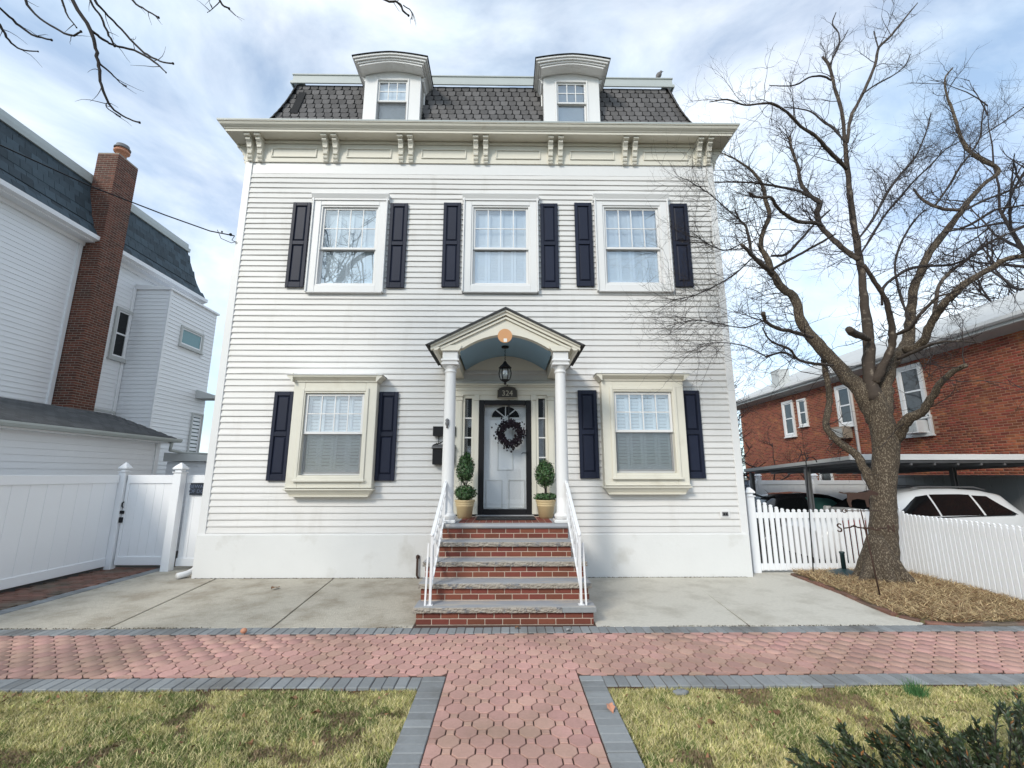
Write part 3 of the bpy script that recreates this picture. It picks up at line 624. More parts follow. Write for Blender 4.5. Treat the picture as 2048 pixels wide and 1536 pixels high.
# shutters with two raised panels
def shutter(c, z0, z1, wv=.345):
    y0, y1 = -.068, -.026; zm = z0 + (z1-z0)*.515; st = .062
    m_ = MB(); frame(m_, c-wv/2, c+wv/2, z0, z1, y0, y1, st, .075, .11, .005); m_.box(c-wv/2+st, c+wv/2-st, y0+.0015, y1, zm-.04, zm+.04, .004); m_.box(c-wv/2+st-.002, c+wv/2-st+.002, y0+.026, y1-.001, z0+.05, z1-.05)
    s_ = hpart(m_, 'shutter', K['shutter'])
    for a_, b_ in ((z0+.11, zm-.04), (zm+.04, z1-.075)):
        x0, x1 = c-wv/2+st+.010, c+wv/2-st-.010; a2, b2 = a_+.010, b_-.010; e = .024
        MB().add([(x0, y0+.025, a2), (x1, y0+.025, a2), (x1, y0+.025, b2), (x0, y0+.025, b2), (x0+e, y0+.006, a2+e), (x1-e, y0+.006, a2+e), (x1-e, y0+.006, b2-e), (x0+e, y0+.006, b2-e)],
                 [(0, 1, 5, 4), (1, 2, 6, 5), (2, 3, 7, 6), (3, 0, 4, 7), (4, 5, 6, 7)]).build('raised_panel', K['shutter'], s_)
for (c, z0, z1) in UP:
    for sx in (-1, 1): shutter(c+sx*(CW+.20), z0+.09, z1-.17)
for (c, z0, z1) in LO:
    for sx in (-1, 1): shutter(c-.03+sx*(.74+.205), z0+.26, z1-.215, .345)
# ---------------------------------------------------------------- dormers
for dc in DORM:
    yF = .03; zb = 8.66; zt = 10.07
    m_ = MB(); m_.box(dc-.595, dc-.35, yF, yF+.12, zb, zt, .004).box(dc+.35, dc+.595, yF, yF+.12, zb, zt, .004).box(dc-.35, dc+.35, yF+.002, yF+.118, zt-.07, zt).box(dc-.35, dc+.35, yF+.002, yF+.118, zb, zb+.09)
    d = hpart(m_, 'dormer', K['trim'])
    frame(MB(), dc-.35, dc+.35, zb+.092, zt-.072, yF-.018, yF+.06, .035, c=.004).build('casing', K['trim'], d)
    sash(d, dc-.315, dc+.315, zb+.13, zt-.107, yF+.02, 3, 2, 0, sw=.038, mid=9.47, blind=(dc > 0))
    if dc < 0: MB().box(dc-.31, dc+.31, yF+.115, yF+.12, zb+.12, zt-.1).build('pane_backing', K['louver'], d)  # white sheet added behind the glass to lighten the pane
    MB().box(dc-.5, dc+.5, yF+.5, yF+.52, zb, zt).build('backing', K['pane_backing'], d)
    # cheeks with lapped boards
    for sx in (-1, 1):
        m2 = MB(); z = zb
        while z < zt-.02:
            x = dc+sx*.585; m2.add([(x+sx*.016, yF+.10, z), (x+sx*.016, .85, z), (x, .85, z+.1), (x, yF+.10, z+.1), (x, yF+.10, z), (x, .85, z)], [(0, 1, 2, 3), (0, 4, 5, 1)]); z += .1
        m2.build('cheek', K['siding'], d); MB().box(dc+sx*.592-.03, dc+sx*.592+.03, .36, .40, 8.9, zt, .004).build('cheek_board', K['trim'], d)
    # segmental hood: stacked arched mouldings, deepest at the top
    def arch(half, zs, rise, n=16): return [(dc-half+2*half*i/n, zs+rise*(1-abs((2*i/n)-1)**1.55)) for i in range(n+1)]
    def arched(half, zs, rise, th, y0, y1, name, mt):
        lo = arch(half, zs, rise); hi = [(x, z+th) for x, z in lo]; MB().prism(lo+hi[::-1], 'y', y0, y1).build(name, mt, d, fix=True)
    tym = arch(.594, zt-.0, .115); MB().prism(tym + [(dc+.594, zt-.002), (dc-.594, zt-.002)], 'y', yF+.004, yF+.11).build('tympanum', K['trim'], d, fix=True)
    arched(.655, zt+.005, .112, .035, yF-.23, .78, 'soffit_moulding', K['trim'])
    arched(.69, zt+.041, .112, .03, yF-.255, .80, 'hood_moulding', K['trim'])
    arched(.735, zt+.072, .112, .038, yF-.29, .82, 'hood_moulding', K['trim'])
    arched(.77, zt+.111, .112, .040, yF-.32, .84, 'hood_moulding', K['trim'])
    arched(.79, zt+.152, .112, .016, yF-.34, .90, 'hood_roof', K['roofblack'])
    for sx in (-1, 1):                              # raking side eaves below the hood
        MB().prism([(dc+sx*.605, zt-.10), (dc+sx*.635, zt-.09), (dc+sx*.65, zt-.03), (dc+sx*.69, zt+.0), (dc+sx*.605, zt+.0)], 'y', yF+.04, .70).build('side_eave', K['trim'], d, fix=True)
# ================================================================ PORTICO (part of the house)
PZ = 1.01; CXL, CXR, CY = -.875, .855, -1.22
pm = MB()
PK, EZ, EX = 4.215, 3.645, 1.15                    # roof peak, eave height, eave half width (about x=-.01)
PC = -.01; slope = (PK-EZ)/EX
AH, AZ, AR = .735, 3.60, .27                        # arch half width, spring, rise
na = 24
def az(x): return AZ + AR*(1-((x-PC)/AH)**2)
fp = []
xs = [PC-1.06] + [PC-AH+2*AH*i/na for i in range(na+1)] + [PC+1.06]
lo = [(xs[0], 3.66)] + [(PC-AH, 3.662)] + [(x, max(az(x), 3.662)) for x in xs[1:-1]] + [(PC+AH, 3.662), (xs[-1], 3.66)]
hi = [(PC+1.06, PK-1.06*slope-.02), (PC, PK-.02), (PC-1.06, PK-1.06*slope-.02)]
pf = MB(); n_ = len(xs)
for ya, yb in ((CY-.145, CY-.02),):
    vs = []
    for x in xs:
        zt = PK-.03-abs(x-PC)*slope; zl = az(x) if abs(x-PC) <= AH+1e-6 else 3.64; zl = max(zl, 3.64) if abs(x-PC) > AH-.01 else zl
        zl = min(zl, zt-.001)
        vs += [(x, ya, zl), (x, ya, zt), (x, yb, zl), (x, yb, zt)]
    fs = []
    for i in range(n_-1):
        b = i*4; fs += [(b, b+4, b+5, b+1), (b+2, b+3, b+7, b+6), (b, b+2, b+6, b+4), (b+1, b+5, b+7, b+3)]
    pf.add(vs, fs)
portico = hpart(pf, 'portico', K['cream'], fix=True)
for xa, xb in ((CXL-.135, CXL+.10), (CXR-.10, CXR+.135)): MB().box(xa, xb, CY-.013, -.03, 3.44, 3.655, .006).build('side_beam', K['cream'], portico)
def column(x):
    pr = [(.125, 0), (.125, .03), (.135, .045), (.135, .06), (.12, .075), (.105, .09), (.098, .105), (.098, .115), (.094, .13)] + [(.094-.012*(t**1.6), .13+t*2.08) for t in [i/10 for i in range(11)]] + [(.082, 2.215), (.095, 2.225), (.095, 2.245), (.084, 2.255), (.088, 2.28), (.115, 2.315), (.12, 2.33)]
    o = MB().lathe(pr, 28).box(-.14, .14, -.14, .14, -.045, .0, .008).build('column', K['trim'], portico); o.location = (x, CY, PZ+.046)
    c = MB().box(x-.135, x+.135, CY-.135, CY+.135, PZ+.046+2.33, PZ+.046+2.365, .006).box(x-.118, x+.118, CY-.133, CY+.118, PZ+.046+2.366, 3.60, .004).box(x-.14, x+.14, CY-.15, CY+.13, 3.44+.005, 3.475, .006)
    c.build('capital', K['trim'], portico)
    MB().prism([(x-.12, 3.601), (x-.135, 3.601), (x-.17, 3.65), (x-.18, 3.685), (x+.18, 3.685), (x+.17, 3.65), (x+.135, 3.601), (x+.12, 3.601)], 'y', CY-.17, CY+.12).build('cap_moulding', K['cream'], portico)
column(CXL); column(CXR)
ar = [(x, az(x)) for x in xs[1:-1]]; MB().prism(ar + [(x, z+.02) for x, z in ar[::-1]], 'y', CY-.019, -.02).build('vault', K['blue_ceiling'], portico, fix=True)
for sx in (-1, 1):
    e = (PC+sx*EX, EZ); p = (PC, PK)
    for k, (y0, y1, dz, t) in enumerate(((CY-.205, CY-.146, -.040, .085), (CY-.235, CY-.146, .010, .030), (CY-.178, CY-.146, -.095, .035))):
        ex = PC+sx*(EX+.01 if k < 2 else EX-.14); ez = PK-abs(ex-PC)*slope
        MB().prism([(ex, ez+dz), (PC, PK+dz), (PC, PK+dz+t), (ex, ez+dz+t)], 'y', y0, y1).build('rake_moulding', K['cream'], portico, fix=True)
    MB().prism([(PC+sx*(EX+.035), EZ+.016), (PC, PK+.042), (PC, PK+.075), (PC+sx*(EX+.055), EZ+.035)], 'y', CY-.26, -.025).build('roof_slope', K['shingle3'], portico, fix=True)
    MB().prism([(PC+sx*1.02, 3.645), (PC+sx*1.06, 3.60), (PC+sx*1.10, 3.60), (PC+sx*1.16, EZ-.0), (PC+sx*1.12, EZ+.02)], 'y', CY-.20, -.026).build('eave_moulding', K['cream'], portico, fix=True)
    me = MB().box(-.085, .085, -.06, .06, 0, .008).mesh('shingle'); me.materials.append(K['shingle3']); L_ = math.hypot(EX, PK-EZ); q = []
    an = math.atan2(PK-EZ, EX)
    for r_ in range(9):
        t = .02+r_*.135
        for k in range(9):
            y = CY-.17+k*.172-(.086 if r_ % 2 else 0)
            if -1.47 < y < -.1: q.append(T(PC+sx*(EX+.05-t*math.cos(an)), y, EZ+.036+t*math.sin(an)) @ Matrix.Rotation(-sx*-an if sx > 0 else -an, 4, 'Y') @ Matrix.Rotation(math.pi/2, 4, 'Z') )
    pieces('shingle', me, q, K['shingle3'], portico)
# side walls of the vault, above the wall siding
MB().prism([(x, az(x)+.0) for x in xs[1:-1]] + [(PC+AH, 3.60), (PC-AH, 3.60)], 'y', -.030, -.0245).build('vault_end', K['cream'], portico, fix=True)
# ---------------------------------------------------------------- door surround
ds = MB(); Y_ = -.05
ds.box(-.98, .94, -.10, .02, 3.205, 3.27, .006).box(-.96, .92, -.085, .02, 3.13, 3.205).box(-1.0, .96, -.125, .02, 3.27, 3.30, .008).box(-1.02, .98, -.15, .02, 3.30, 3.335, .01)
surround = hpart(ds, 'door_surround', K['cream'])
def pilaster(x0, x1):
    MB().box(x0, x1, -.085, .03, PZ+.20, 3.03, .004).box(x0-.012, x1+.012, -.10, .03, PZ+.02, PZ+.20, .006).box(x0-.01, x1+.01, -.098, .03, 3.03, 3.055, .004).box(x0-.018, x1+.018, -.11, .03, 3.095, 3.129, .006).box(x0, x1, -.088, .03, 3.055, 3.095).box(x0+.02, x1-.02, -.092, -.05, PZ+.24, 2.99, .004).build('pilaster', K['cream'], surround)
pilaster(-.905, -.79); pilaster(.755, .87)
for x0, x1 in ((-.575, -.49), (.455, .54)): MB().box(x0, x1, -.07, .03, PZ+.02, 3.03, .004).box(x0-.008, x1+.008, -.085, .03, 3.03, 3.129, .006).build('mullion', K['cream'], surround)
for x0, x1 in ((-.789, -.576), (.541, .754)):
    g0, g1 = x0+.045, x1-.035
    m_ = MB(); frame(m_, x0, x1, 1.60, 3.129, -.055, .02, .045, .06, .05, .004); sl = m_.build('sidelight', K['cream'], surround)
    nzs = 4; a0, a1 = 1.655, 3.06
    for i in range(nzs):
        za = a0+(a1-a0)*i/nzs; zb = a0+(a1-a0)*(i+1)/nzs
        MB().box(x0+.04, x1-.04, -.03, -.025, za+.01, zb-.01).build('pane', K['glass'], sl)
        if i: MB().box(x0+.045, x1-.045, -.04, -.015, za-.011, za+.011).build('glazing_bar', K['trim'], sl)
    MB().box(x0, x1, -.05, .02, PZ+.02, 1.599).box(x0+.03, x1-.03, -.06, -.051, PZ+.12, 1.52, .004).build('apron_panel', K['cream'], surround)
    MB().box(x0+.03, x1-.03, .06, .065, 1.62, 3.1).build('pane_backing', K['pane_backing'], sl)  # dark sheet in place of the unlit space behind the sidelight
MB().box(-.489, .454, -.06, .02, 3.035, 3.129).build('head', K['cream'], surround)
# inner door
dX0, dX1 = -.455, .435
dz0, dz1 = PZ+.03, 3.03
inner = hpart(MB().box(dX0, dX1, .075, .12, dz0, dz1), 'inner_door', K['trim2'])
fan = MB(); fc = (-.01, 2.73); fr_ = .27
pts = [(fc[0]+fr_*math.cos(math.pi*i/16), fc[1]+fr_*.82*math.sin(math.pi*i/16)) for i in range(17)]
fan.prism(pts, 'y', .068, .0745); fan.build('fanlight', K['carglass'], inner, fix=True)
fm = MB()
for i in range(16): fm.beam((pts[i][0], .066, pts[i][1]), (pts[i+1][0], .066, pts[i+1][1]), .02, .03, up=(0, 0, 1))
for an in (45, 90, 135): fm.beam((fc[0], .064, fc[1]), (fc[0]+fr_*math.cos(R(an)), .064, fc[1]+fr_*.82*math.sin(R(an))), .018, .022)
fm.beam((fc[0]-fr_-.02, .065, fc[1]-.012), (fc[0]+fr_+.02, .065, fc[1]-.012), .03, .03); fm.build('fanlight_bars', K['trim'], inner)
for x0, x1, z0, z1 in ((-.16, .13, 1.78, 2.60), (-.36, -.06, 1.12, 1.62), (.04, .34, 1.12, 1.62)):  # tall middle frame stands in for a reflection on the storm glass
    frame(MB(), x0, x1, z0, z1, .062, .0745, .022, c=.004).build('panel_moulding', K['trim'], inner)
# storm door
m_ = MB(); frame(m_, -.485, .452, PZ+.015, 3.034, -.082, -.045, .095, .085, .095, .006); storm = hpart(m_, 'storm_door', K['black'])
MB().box(-.395, .362, -.066, -.060, PZ+.105, 2.955).build('pane', K['storm_glass'], storm)
MB().box(.375, .405, -.10, -.0825, 1.98, 2.12, .004).tube([(.385, -.085, 2.08), (.385, -.125, 2.08), (.30, -.13, 2.085), (.275, -.128, 2.065)], .008, 8).build('handle', K['black'], storm)
hpart(MB().box(-.52, .49, -.11, .05, PZ-.03, PZ+.013, .004), 'threshold', K['bluestone'])

# ================================================================ FRONT STEPS
RY = [-2.50, -2.24, -1.97, -1.70, -1.43]; SZ = [.19, .395, .60, .805, 1.01]; HWD = [1.035, 1.035, 1.035, .90, .90]; SXC = -.005
steps = thing('front_steps', 'five red brick steps with rough edged bluestone treads leading to the front door', 'steps', (SXC, -2.5, 0))
SO = Vector((SXC, -2.5, 0))
core = MB(); q = []
BL, BH, BD = .196, .0575, .05
for i in range(5):
    zb = -.03 if i == 0 else SZ[i-1]; zt = SZ[i]-.062; w_ = HWD[i]
    core.box(SXC-w_+.006, SXC+w_-.006, RY[i]+.006, -.062, zb-(.02 if i else 0), zt+.002)
    for c_ in range(2):
        z = (zt-.004-BH/2) - (1-c_)*(BH+.0105)
        x = -w_ - (BL/2+.005 if (c_+i) % 2 else 0) - random.uniform(0, .03)
        while x < w_-.004:
            a_ = max(x, -w_); b_ = min(x+BL, w_)
            if b_-a_ > .02: q.append(T((a_+b_)/2, RY[i]+BD/2+2.5, z) @ Matrix.Diagonal(((b_-a_)/BL, 1, 1, 1)) @ Matrix.Rotation(random.uniform(-.006, .006), 4, 'X'))
            x += BL+.0105
        for sx in (-1, 1):
            y = RY[i] + (BD+.01 if c_ else .105+.01)
            while y < -.08:
                b_ = min(y+BL, -.065)
                q.append(T(sx*(w_-BD/2), (y+b_)/2+2.5, z) @ Matrix.Rotation(math.pi/2, 4, 'Z') @ Matrix.Diagonal(((b_-y)/BL, 1, 1, 1))); y += BL+.0105
core.build('mortar_core', K['mortar'], steps, -SO)
bme = MB().box(-BL/2, BL/2, -BD/2, BD/2, -BH/2, BH/2, .004).mesh('brick')
pieces('brick', bme, q, K['redbrick'], steps, key=lambda m: m.translation.y + (3 if abs(m.translation.x) > .86 and abs(m[0][0]) < .01 else 0))
def rockstrip(x0, x1, y, z0, z1, parent):
    nx = int((x1-x0)/.018); nz = 5; vs = []; fs = []
    for a_ in range(nx+1):
        for b_ in range(nz+1):
            x = x0+(x1-x0)*a_/nx; z = z0+(z1-z0)*b_/nz; edge = b_ in (0, nz)
            d = (.014*(.5+.5*math.sin(x*23+b_*1.7)) * random.random() + .010*random.random()) * (0.5 if edge else 1) + .003
            vs.append((x, y-d, z + (0 if edge else random.uniform(-.003, .003)) + (random.uniform(-.004, 0) if b_ == nz else 0)))
    fs = [(a_*(nz+1)+b_, (a_+1)*(nz+1)+b_, (a_+1)*(nz+1)+b_+1, a_*(nz+1)+b_+1) for a_ in range(nx) for b_ in range(nz)]
    k = len(vs); vs += [(x0, y+.02, z0), (x1, y+.02, z0), (x1, y+.02, z1-.002), (x0, y+.02, z1-.002)]
    top = [a_*(nz+1)+nz for a_ in range(nx+1)]; bot = [a_*(nz+1) for a_ in range(nx+1)]
    fs += [tuple(top + [k+2, k+3]), tuple(bot[::-1] + [k, k+1])]
    MB().add(vs, fs).build('rock_face', K['rockface'], parent)
for i in range(5):
    w_ = HWD[i]; yb = RY[i+1]+.05 if i < 4 else RY[4]+.30; yo = RY[i]-.035; o_ = .03
    if i < 4:
        tr = MB().box(SXC-w_-o_, SXC+w_+o_, yo+.012, yb, SZ[i]-.06, SZ[i], .006).build('tread', K['bluestone'], steps, -SO)
        if i == 0:
            rockstrip(SXC-w_-o_, SXC-w_+.16, yo+.008, SZ[i]-.058, SZ[i], tr); rockstrip(SXC-w_+.163, SXC+.66, yo+.008, SZ[i]-.058, SZ[i], tr); MB().box(SXC+.665, SXC+w_+o_, yo+.0, yo+.0115, SZ[i]-.059, SZ[i]-.001, .003).build('stone_patch', K['greypaver'], tr)
        else: rockstrip(SXC-w_-o_, SXC+w_+o_, yo+.008, SZ[i]-.058, SZ[i]-.001, tr)
    else:
        pr = [(yo+.03, SZ[i]-.06), (yo+.008, SZ[i]-.052), (yo, SZ[i]-.036), (yo, SZ[i]-.024), (yo+.008, SZ[i]-.008), (yo+.03, SZ[i]), (yb-.14, SZ[i]), (yb-.14, SZ[i]-.06)]
        MB().prism(pr, 'x', SXC-w_-.04, SXC+w_+.04).build('porch_nosing', K['bluestone'], steps, -SO, fix=True)
MB().box(SXC-.90, SXC+.90, RY[4]+.127, -.063, .94, PZ-.008).build('porch_bed', K['mortar'], steps, -SO)
for x0, x1 in ((-.90, -.70), (.70, .90)): MB().box(SXC+x0, SXC+x1, RY[4]+.13, -.115, PZ-.0075, PZ-.001, .002).build('porch_border', K['bluestone'], steps, -SO)
q = []; pbm = MB().box(-BL/2, BL/2, -.046, .046, -.02, .0, .004).mesh('porch_brick')
for r_ in range(6):
    y = RY[4]+.127+.10+.206*r_
    if y > -.2: continue
    for k in range(14):
        x = -.648+.1005*k
        if x < .69: q.append(T(x, y+2.5, PZ-.0015+random.uniform(-.002, .001)) @ Matrix.Rotation(math.pi/2, 4, 'Z'))
pieces('porch_brick', pbm, q, K['redbrick'], steps)
# railings
def railing(x, lab):
    t = thing('stair_railing', lab, 'railing', (x, -2.46, .19), group='white iron stair railings'); O = Vector((x, -2.46, .19))
    yT, zT, yB, zB = -1.30, 1.60, -2.42, .98
    sgn = 1 if x < 0 else -1
    def P(y, z, dx=0): return Vector((x+dx, y, z)) - O
    MB().beam(P(yT, zT), P(yB, zB), .042, .018).ball(P(yB, zB), .024).build('handrail', K['iron'], t)
    MB().beam(P(yT-.03, zT-.16), P(yB, zB-.16), .026, .014).build('middle_rail', K['iron'], t)
    MB().beam(P(yT-.10, 1.08), P(yB-.0, .36), .026, .014).build('lower_rail', K['iron'], t)
    MB().beam(P(yB, zB), P(yB, .19), .028, .028, up=(0, 1, 0)).box(-.035, .035, yB+2.46-.035, yB+2.46+.035, 0, .008).build('newel_post', K['iron'], t)
    MB().beam(P(yB+.06, zB-.10, -.05*sgn), P(yB-.03, .19, -.055*sgn), .02, .02, up=(0, 1, 0)).build('brace', K['iron'], t)
    MB().beam(P(yT-.04, zT-.03), P(yT-.04, 1.02), .022, .022, up=(0, 1, 0)).build('upper_post', K['iron'], t)
    for k in range(1, 8):
        f = k/8; y = yB+(yT-.04-yB)*f; zt = zB+(zT-zB)*f-.01; zl = .36+(1.08-.36)*f-.01
        m_ = MB().beam(P(y, zt), P(y, zl), .013, .013, up=(0, 1, 0))
        if k in (3, 5):
            zc_ = (zt+zl)/2
            for a_ in range(4):
                an = a_*math.pi/2; m_.tube([P(y, zc_+.10), P(y+.022*math.sin(an), zc_+.05, .022*math.cos(an)), P(y+.03*math.sin(an+.6), zc_, .03*math.cos(an+.6)), P(y+.022*math.sin(an+1.2), zc_-.05, .022*math.cos(an+1.2)), P(y, zc_-.10)], .005, 5)
        m_.build('baluster', K['iron'], t)
    MB().tube([P(yT-.04, zT), P(yT+.02, zT+.012), P(yT+.05, zT-.01), P(yT+.03, zT-.04)], .01, 6).build('scroll', K['iron'], t)
railing(-.895, 'white iron stair railing rising to the left column'); railing(.90, 'white iron stair railing rising to the right column')
# ---------------------------------------------------------------- things at the door
m_ = MB().box(-.47, .47, -.27, .27, 0, .014, .004)
for i in range(40): m_.tube([(random.uniform(-.40, .40), random.uniform(-.13, .13), .013)]*1 + [(random.uniform(-.40, .40), random.uniform(-.13, .13), .013)], .004, 4) if False else None
mt = m_.build('doormat', K['rubber'], loc=(0, -.62, PZ+.002)); tag(mt, 'black textured rubber doormat in front of the storm door', 'doormat')
for k in range(7):
    a_ = -.36+.12*k; MB().tube([(a_+.05*math.cos(t)*(1-t/9), .08*math.sin(t)*(1-t/9), .013) for t in [j_*.5 for j_ in range(14)]], .006, 5).build('scroll_relief', K['rubber'], mt)
def leaf_cloud(centers, n, size, flat=1.0):
    """small leaf faces spread through ellipsoids, denser near the surface"""
    vs = []; fs = []
    for (c, r, k) in centers:
        for _ in range(int(n*k)):
            d = Vector((random.gauss(0, 1), random.gauss(0, 1), random.gauss(0, 1))).normalized(); rad = (.55+.5*random.random()**.6) * (1.16 if random.random() < .10 else 1.0) * (1+.07*math.sin(5*d.x+3*d.z+c[2]*9)+.05*math.sin(7*d.y-4*d.z))
            p = Vector((c[0]+d.x*r[0]*rad, c[1]+d.y*r[1]*rad, c[2]+d.z*r[2]*rad)); nd = (d+Vector((random.uniform(-.8, .8), random.uniform(-.8, .8), random.uniform(-.2, .9)))).normalized()
            a_ = nd.cross(Vector((random.uniform(-1, 1), random.uniform(-1, 1), random.uniform(-1, 1)))).normalized(); b_ = nd.cross(a_); s_ = size*random.uniform(.7, 1.3); i = len(vs)
            vs += [p-a_*s_, p+b_*s_*.5+nd*s_*.15, p+a_*s_, p-b_*s_*.5+nd*s_*.15]; fs += [(i, i+1, i+2), (i, i+2, i+3)]
    return MB().add(vs, fs)
def topiary(x, label, two):
    y = -.50; t = thing('potted_topiary', label, 'topiary', (x, y, PZ), group='potted topiaries beside the door')
    pr = [(.110, 0), (.112, .02), (.120, .022), (.140, .18), (.150, .19), (.150, .205), (.145, .212), (.156, .225), (.156, .24), (.152, .247), (.165, .262), (.170, .285), (.162, .29), (.150, .285), (.145, .25), (.02, .245)]
    MB().lathe(pr, 32).build('pot', K['pot'], t); MB().lathe([(.148, .24), (.12, .262), (.001, .27)], 16).build('soil', K['soil'], t)
    st = MB()
    for k in range(5):
        a_ = k*1.26; st.tube([(.02*math.cos(a_), .02*math.sin(a_), .25), (.012*math.cos(a_+1), .012*math.sin(a_+1), .42), (.02*math.cos(a_+2), .02*math.sin(a_+2), .52), (.07*math.cos(a_+2.4), .07*math.sin(a_+2.4), .66)], [.010, .009, .008, .004], 5)
    st.build('stem', K['bark2'], t)
    if two: cl = [((0, 0, .40), (.155, .155, .125), 1.0), ((0, 0, .80), (.135, .135, .215), 1.25), ((.02, 0, 1.0), (.05, .05, .07), .12)]
    else: cl = [((0, 0, .34), (.17, .17, .055), .55), ((0, 0, .72), (.148, .148, .215), 1.3)]
    leaf_cloud([(c_, (r_[0]*1.05, r_[1]*1.05, r_[2]*1.0), k_) for c_, r_, k_ in cl], 1700, .020).build('foliage', K['leaf'], t)
topiary(-.675, 'double ball boxwood topiary in a tan pot left of the door', True); topiary(.66, 'single ball boxwood topiary in a tan pot right of the door', False)
# wreath
wr = thing('door_wreath', 'dark round berry wreath hanging on the storm door', 'wreath', (.075, -.115, 2.42)); m_ = MB(); m2 = MB()
for k in range(420):
    an = random.uniform(0, 2*math.pi); d = random.gauss(0, .036); rr = .178+d; yo = random.uniform(-.05, .02)
    if random.random() < .13: rr += random.uniform(.03, .085)
    m_.ball((rr*math.cos(an), yo, rr*math.sin(an)), random.uniform(.012, .021), 7, 4)
for k in range(260):
    an = random.uniform(0, 2*math.pi); rr = .178+random.gauss(0, .04); p = Vector((rr*math.cos(an), random.uniform(-.06, .02), rr*math.sin(an))); d = Vector((random.uniform(-1, 1), random.uniform(-.6, .2), random.uniform(-1, 1))).normalized()*.045; s_ = d.cross(Vector((0, 1, .3))).normalized()*.011
    m2.add([p-s_*.2, p+d*.5+s_, p+d, p+d*.5-s_], [(0, 1, 2, 3)])
tag(m_.build('berries', K['berry'], wr), kind='stuff'); tag(m2.build('leaves', K['berry'], wr), kind='stuff')
MB().tube([(.175*math.cos(t*.3), .0, .175*math.sin(t*.3)) for t in range(22)], .03, 7).build('ring', K['berry'], wr)
MB().box(-.035, -.012, .018, .024, .20, .61).box(-.035, -.012, -.02, .018, .604, .612).build('hanger', K['black'], wr)
# house number plaque
pl = [(-.185, -.105), (.185, -.105), (.185, .045), (.165, .052)] + [(.165*math.cos(math.pi*i/12), .055+.065*math.sin(math.pi*i/12)) for i in range(1, 12)] + [(-.165, .052), (-.185, .045)]
pq = thing('number_plaque', 'arched bronze house number plaque reading 324 above the door', 'plaque', (.022, -.155, 3.165))
MB().prism(pl, 'y', 0, .02).build('plate', K['bronze'], pq, fix=True)
rim = [Vector((x*.965, -.003, z*.94)) for x, z in pl]; MB().tube(rim+[rim[0]], .006, 6).build('border', K['brass'], pq)
MB().beam((0, .01, .12), (0, .03, .15), .02, .02).build('finial', K['bronze'], pq)
text('324', .135, K['brass'], pq, (0, -.002, -.02), (math.pi/2, 0, 0), 'number')
# orange disc on the pediment
dsc = thing('round_disc', 'pale orange round wooden disc with white sticker on the portico gable', 'disc', (-.02, CY-.205, 3.825))
MB().add([v for v in [(.112*math.cos(2*math.pi*i/32), yy, .112*math.sin(2*math.pi*i/32)) for yy in (-.02, .0) for i in range(32)]], [tuple(range(32)), tuple(range(63, 31, -1))] + [(i, 32+i, 32+(i+1) % 32, (i+1) % 32) for i in range(32)]).build('disc', K['terracotta'], dsc, fix=True)
MB().box(-.02, .032, -.023, -.0205, -.10, -.045).build('sticker', K['paper'], dsc)
# lantern
ln = thing('porch_lantern', 'black caged glass lantern hanging on a chain under the portico', 'lantern', (-.018, -.70, 3.20)); ln.scale = (1.2, 1.2, 1.0)
lm = MB(); lm.lathe([(.012, .0), (.022, .02), (.012, .035), (.035, .05), (.062, .07), (.066, .08)], 16)
prf = [(.064, .08), (.082, .14), (.088, .19), (.082, .245), (.068, .285)]
for k in range(6):
    an = k*math.pi/3; lm.tube([(r_*math.cos(an), r_*math.sin(an), z) for r_, z in prf], .006, 5)
lm.lathe([(.092, .282), (.094, .29), (.06, .33), (.035, .36), (.022, .39), (.008, .41)], 16); lm.build('cage', K['black'], ln)
MB().lathe([(r_*.93, z) for r_, z in prf], 18, cap=False).build('glass', K['glass'], ln)
ch = MB()
for k in range(7):
    z = .42+k*.032; ch.tube([((.009*math.cos(t) if k % 2 else 0), (0 if k % 2 else .009*math.cos(t)), z+.02*math.sin(t)) for t in [i*math.pi/4 for i in range(9)]], .0028, 4)
ch.build('chain', K['black'], ln); MB().lathe([(.01, .635), (.05, .64), (.055, .66), (.03, .672)], 16).build('canopy', K['black'], ln); MB().lathe([(.012, .08), (.012, .17), (.004, .21)], 10).build('candle', K['paper'], ln)
# mailbox behind the left column
mbx = thing('mailbox', 'black wall mailbox with scrolled ironwork behind the left column', 'mailbox', (-1.10, -.03, 1.88))
MB().box(-.19, .19, -.13, -.005, .0, .27, .006).build('box', K['black'], mbx); MB().prism([(-.16, .285), (-.16, .30), (-.005, .355), (-.005, .272), (-.13, .272)], 'x', -.205, .205).build('lid', K['galv'], mbx, fix=True)
MB().box(-.20, .20, -.10, -.005, .50, .67, .004).build('upper_box', K['black'], mbx)
sc_ = MB()
for sx in (-1, 1): sc_.tube([(sx*.10, -.03, .50), (sx*.10, -.03, .38), (sx*.115, -.035, .355), (sx*.135, -.04, .36), (sx*.14, -.04, .38)], .009, 6).tube([(sx*.20, -.06, .33), (sx*.16, -.06, .355), (sx*.08, -.06, .37), (0, -.06, .42)], .01, 6)
sc_.build('scrollwork', K['black'], mbx)
tag(MB().lathe([(.002, -.075), (.016, -.065), (.012, -.045), (.026, -.02), (.03, .005), (.022, .025), (.03, .045), (.022, .065), (.006, .075)], 12).build('flag_bracket', K['galv'], loc=(-.895, CY-.105, 2.47)), 'small silver flag holder on the left portico column', 'bracket')
